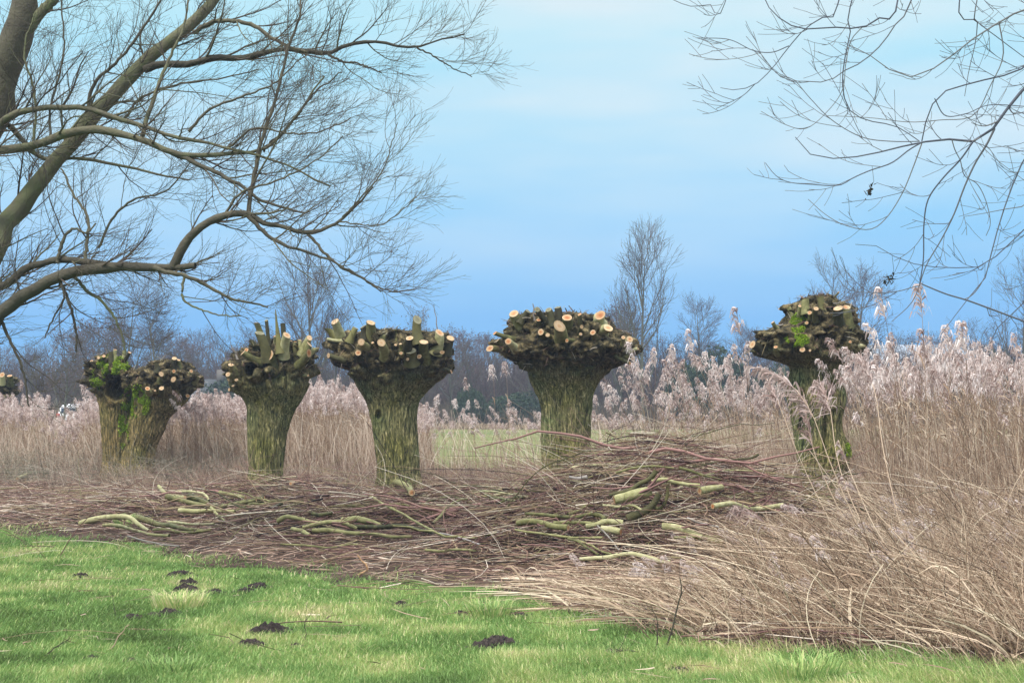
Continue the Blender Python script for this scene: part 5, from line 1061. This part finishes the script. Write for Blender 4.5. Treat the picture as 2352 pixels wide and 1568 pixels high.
put_tree('r4', 1985, 595, 88, 1.0, 'bare round-crowned tree just right of the hunched pollard head', rz=2.5)
put_tree('p2', 2345, 560, 90, .9, 'tall bare tree at the right edge of the photo behind the reeds', rz=1)
put_tree('r2', 1615, 665, 90, 1.1, 'wide bare tree between the poplar and the hunched pollard', rz=1.3)
put_tree('r3', 292, 610, 78, .95, 'tall bare tree behind the split pollard, left of its twin', rz=.3)
put_tree('r2', 362, 645, 80, 1.15, 'bare many-branched tree above the right head of the split pollard', rz=2.2)
put_tree('p1', 715, 555, 88, 1.1, 'tall narrow bare tree rising behind the knothole willow', rz=4)
put_tree('r1', 690, 640, 84, .75, 'bushy bare tree at the foot of the tall narrow one behind the knothole willow', rz=3)
put_tree('r2', 770, 690, 92, .9, 'bare tree in the gap between the knothole and the green-trunked pollards', rz=5)
put_tree('l1', 150, 745, 76, 1.1, 'dark brown-leaved tree near the left edge behind the reeds', rz=1)
put_tree('l2', 215, 730, 79, 1.2, 'dark purplish-brown tree just left of the split pollard', rz=2)
put_tree('l1', 960, 700, 86, .8, 'tree with dark leaf remnants showing over the green-trunked pollard head', rz=4)
put_tree('l2', 1075, 755, 90, 1.2, 'purplish leaf-flecked tree in the gap left of the widest pollard', rz=.4)
put_tree('l2', 1420, 700, 94, 1.2, 'purplish bushy tree behind the foot of the tall poplar', rz=2.4)
put_tree('r4', 1850, 680, 98, 1.2, 'bare tree just left of the hunched pollard head', rz=.4)
rb = random.Random(12)
for row, (Yc, n_, t0_, t1_) in enumerate([(92, 26, 735, 815), (105, 26, 715, 800), (122, 26, 725, 790)]):
    for q in range(n_):
        px_ = -60 + (2470*(q+.5)/n_) + rb.uniform(-35, 35); top = rb.uniform(t0_, t1_)
        if 780 < px_ < 1000: top = max(top, 775)
        if 1050 < px_ < 1400: top = max(top, 765)
        if px_ < 130: top = max(top, 765)
        if 420 < px_ < 560: top = max(top, 745)
        if abs(px_-161) < 30 and row < 2: continue
        ky = rb.choice(['r1', 'r2', 'r3', 'r4', 'l1', 'l2', 'r3', 'r4'])
        seg = [(200, 'at the far left of the wood'), (560, 'in the wood behind the split pollard'), (790, 'in the wood behind the knothole willow'), (1040, 'in the wood behind the green-trunked pollard'), (1400, 'in the wood behind the widest pollard'), (1750, 'in the wood right of the tall poplar'), (2010, 'in the wood behind the hunched pollard'), (9999, 'in the wood at the far right')]
        wh = next(b for a, b in seg if px_ < a); kn = 'brownish leaf-flecked' if ky[0] == 'l' else 'bare grey-brown'; dp = ('front row', 'second row', 'back row')[row]
        put_tree(ky, px_, top, Yc + rb.uniform(-4, 4), rb.uniform(1.0, 1.5), kn + ' tree ' + wh + ', ' + dp, kn + ' trees ' + wh + ', ' + dp, rz=rb.uniform(0, 6))
# evergreen shrubs
def evergreen(seed):
    rng = np.random.default_rng(seed); m = 5200; d = nrm(rng.normal(size=(m, 3))); r = rng.random(m)**.33*(1+.35*fbm(d*2+seed, 2, seed)); P = d*r[:, None]*np.array([1, 1, .9]) + np.array([0, 0, .85]); P = P[P[:, 2] > 0]; m = len(P)
    D = nrm(rng.normal(size=(m, 3))); s = .05
    r_ = empty('evergreen_bush'); MB().add(*ribbons(np.stack([P-D*s, P, P+D*s], 1), np.array([[.02, .06, .01]]), nrm(rng.normal(size=(m, 3))), rng.random(m))).build('crown', M['bg_green'], r_)
    C = np.array([[[0, 0, 0], [.02, 0, .5], [0, .02, 1.2]]]); MB().add(*tubes(C, np.array([[.06, .05, .02]]), 6, .4)).build('trunk', M['bg_trunk'], r_); return r_
E1, E2 = evergreen(1), evergreen(2)
for q, (px_, top, Y, wd, lab) in enumerate([(1080, 880, 84, 1.3, 'dark evergreen bush in the gap left of the widest pollard'), (1650, 790, 88, 2.6, 'dark green bush behind the reeds between the two right pollards'), (1590, 815, 86, 2.2, 'low dark green bush just right of the poplar trunk'),
        (2100, 830, 86, 2.4, 'dark evergreen bush behind the reeds at the right'), (845, 905, 83, 1.6, 'small green bush behind the green-trunked pollard'), (560, 850, 88, 3.0, 'olive green bush left of the knothole willow'), (1190, 893, 86, 2.4, 'low dark bush beside the widest pollard trunk'), (2290, 800, 92, 2.6, 'dark evergreen bush by the right edge'), (330, 880, 84, 2.6, 'dark bush behind the split pollard'), (1790, 830, 88, 2.6, 'dark bush left of the hunched pollard')]):
    o = (E1, E2)[q] if q < 2 else dup((E1, E2)[q % 2]); p = at(px_, top, Y); s = p[2]/1.8; o.location = (p[0], Y, -.1); o.scale = (wd/1.2, wd/1.2, s); o.rotation_euler = (0, 0, q*1.3); tag(o, lab, 'bush', 'evergreen bushes beyond the field')
# scrub belt along the far side of the field
rng = np.random.default_rng(15)
def scrub(name, label, Y0, Y1, n, h, mat, tk):
    x = rng.uniform(-62, 62, n); y = rng.uniform(Y0, Y1, n); H_ = h*(.6+.4*nz2(x, y, .18, 81))*rng.uniform(.5, 1.1, n)
    C = np.stack([x, y, 0*x], -1)[:, None] + np.stack([rng.normal(size=(n, 1))*.25*H_[:, None]*np.linspace(0, 1, 4), rng.normal(size=(n, 1))*.2*np.linspace(0, 1, 4), H_[:, None]*np.linspace(0, 1, 4)], -1); Rr = np.full((n, 4), tk)*np.linspace(1, .5, 4)
    f = MB().add(*tubes(C, Rr, 3, rng.random(n))); C2, R2 = children(rng, C, Rr, 5, (20, 55), (h*.25, h*.5), k=4, trop=(0, 0, .08), rmin=tk*.5, rr=.7, t0=.15); f.add(*tubes(C2, R2, 3, rng.random(len(C2))))
    tag(f.build(name, mat), label, 'scrub', kind='stuff')
scrub('scrub', 'tangled brown scrub lining the far side of the field', 83, 90, 7000, 2.5, M['scrub'], .013)
scrub('far_sedge', 'low belt of tan sedge at the far edge of the field', 79, 83, 7000, .75, M['dry'], .012)
scrub('undergrowth', 'bluish brown undergrowth inside the far wood', 92, 125, 13000, 6.0, M['bg_twig'], .03)

# ------------------------------------------------------------------ house, car, far roofs
def simple(name, col, rough=.7):
    m = mat_var(name, [tuple(c*.9 for c in col), col, tuple(min(1, c*1.08) for c in col)], rough, 0, 3, .3); return m
M['plaster'] = simple('house_wall', (.13, .12, .11)); M['roof'] = simple('roof_tiles', (.05, .055, .06)); M['white'] = simple('white_paint', (.8, .8, .82), .4); M['glass'] = simple('dark_glass', (.05, .07, .1), .1); M['paleroof'] = simple('pale_roof', (.26, .30, .35)); M['tyre'] = simple('tyre', (.02, .02, .02))
BOXQ = [[0, 3, 2, 1], [4, 5, 6, 7], [0, 1, 5, 4], [1, 2, 6, 5], [2, 3, 7, 6], [3, 0, 4, 7]]
def box(x0, x1, y0, y1, z0, z1): return np.array([[x0, y0, z0], [x1, y0, z0], [x1, y1, z0], [x0, y1, z0], [x0, y0, z1], [x1, y0, z1], [x1, y1, z1], [x0, y1, z1]]), BOXQ, .5
def house(px_, Y, w_, d_, eave, ridge, label, roofm, wallm):
    x = (px_-CX)/F*Y; r = empty('house', (x, Y, 0)); tag(r, label, 'house')
    MB().add(*box(-w_/2, w_/2, 0, d_, -.2, eave)).build('wall', wallm, r)
    o = .35; V_ = np.array([[-w_/2-o, -o, eave-.15], [w_/2+o, -o, eave-.15], [w_/2+o, d_/2, ridge], [-w_/2-o, d_/2, ridge], [w_/2+o, d_+o, eave-.15], [-w_/2-o, d_+o, eave-.15]])
    rf = MB().add(V_, [[0, 1, 2, 3], [3, 2, 4, 5]]); rf.Fc.append(np.array([[1, 4, 2], [0, 3, 5]])); rfo = rf.build('roof', roofm, r)
    MB().add(*box(w_*.25, w_*.25+.5, d_/2-.25, d_/2+.25, ridge-.4, ridge+.6)).build('chimney', wallm, rfo)
    for wx in (-w_*.36, -w_*.12, w_*.12, w_*.36):
        f = MB(); 
        wt = min(2.1, eave-.3); 
        for b in (box(wx-.4, wx-.32, -.06, 0.0, .9, wt), box(wx+.32, wx+.4, -.06, 0.0, .9, wt), box(wx-.32, wx+.32, -.06, 0.0, wt-.08, wt), box(wx-.32, wx+.32, -.06, 0.0, .9, .98), box(wx-.04, wx+.04, -.055, 0.0, .98, wt-.08)): f.add(*b)
        fo = f.build('window', M['white'], r); MB().add(*box(wx-.32, wx+.32, -.03, -.003, .98, wt-.08)).build('pane', M['glass'], fo)
house(445, 88.0, 4.2, 4, 2.0, 3.0, 'low grey-roofed house with white windows glimpsed right of the split pollard', M['roof'], M['plaster'])
house(2160, 112, 9, 6, 3.6, 6.2, 'house with pale roof half hidden by the far trees at the right', M['paleroof'], M['plaster'])
house(1200, 118, 8, 6, 2.6, 4.4, 'pale-roofed barn behind the drooping reed left of the widest pollard', M['paleroof'], M['plaster'])
cx_ = (161-CX)/F*82; car = empty('parked_car', (cx_, 82, 0)); tag(car, 'white rounded car glimpsed over the reeds near the left edge', 'car')
prof = np.array([(-.80, .25), (-.84, .6), (-.80, .85), (-.66, 1.25), (-.5, 1.42), (0, 1.47), (.5, 1.42), (.66, 1.25), (.80, .85), (.84, .6), (.80, .25)])
ysn = [(0, .80, 0), (.25, .96, 0), (.9, 1, 0), (2.4, 1, 0), (2.9, 1.0, -.45), (3.9, .95, -.6), (4.1, .85, -.62)]
Vc = []; 
for yy_, sc_, dz in ysn:
    for a_, b_ in prof: Vc.append((a_*sc_, yy_, .25 + (max(min(b_, b_ if dz == 0 else .85), .25)-.25)*(sc_ if dz == 0 else 1)))
npf = len(prof); Qc = [[i*npf+j, i*npf+(j+1) % npf, (i+1)*npf+(j+1) % npf, (i+1)*npf+j] for i in range(len(ysn)-1) for j in range(npf)]
bm_ = MB().add(np.array(Vc), Qc); bm_.Fc.append(np.array([list(range(npf))[::-1]])); bm_.Fc.append(np.array([[(len(ysn)-1)*npf+j for j in range(npf)]])); bm_.build('body', M['white'], car)
MB().add(*box(-.48, .48, -.03, .3, .92, 1.22)).build('rear_window', M['glass'], car)
for sx_, yy_ in ((-.78, .7), (.78, .7), (-.78, 3.2), (.78, 3.2)):
    th = np.arange(16)*2*np.pi/16; c = np.stack([np.zeros(16), yy_+.31*np.cos(th), .31+.31*np.sin(th)], -1); V_ = np.vstack([c+np.array([sx_-.1, 0, 0]), c+np.array([sx_+.1, 0, 0])])
    f = MB().add(V_, [[q, (q+1) % 16, 16+(q+1) % 16, 16+q] for q in range(16)]); f.Fc.append(np.array([list(range(16)), list(range(16, 32))[::-1]])); f.build('wheel', M['tyre'], car)
for sx_ in (-.66, .66): MB().add(*box(sx_-.1, sx_+.1, -.02, .15, .7, .9)).build('tail_light', simple('red_lens', (.4, .02, .02)), car)

# ------------------------------------------------------------------ air
hz = bpy.data.materials.new('haze'); hz.use_nodes = True; t_ = hz.node_tree; t_.nodes.clear(); o_ = t_.nodes.new('ShaderNodeOutputMaterial'); v_ = t_.nodes.new('ShaderNodeVolumePrincipled')
v_.inputs['Color'].default_value = (.66, .78, 1, 1); v_.inputs['Density'].default_value = .0010; v_.inputs['Anisotropy'].default_value = .1; t_.links.new(v_.outputs[0], o_.inputs['Volume'])
tag(MB().add(*box(-130, 130, -4, 150, -1.2, 16)).build('haze', hz), 'thin blue haze in the air over the field', 'haze', kind='stuff')
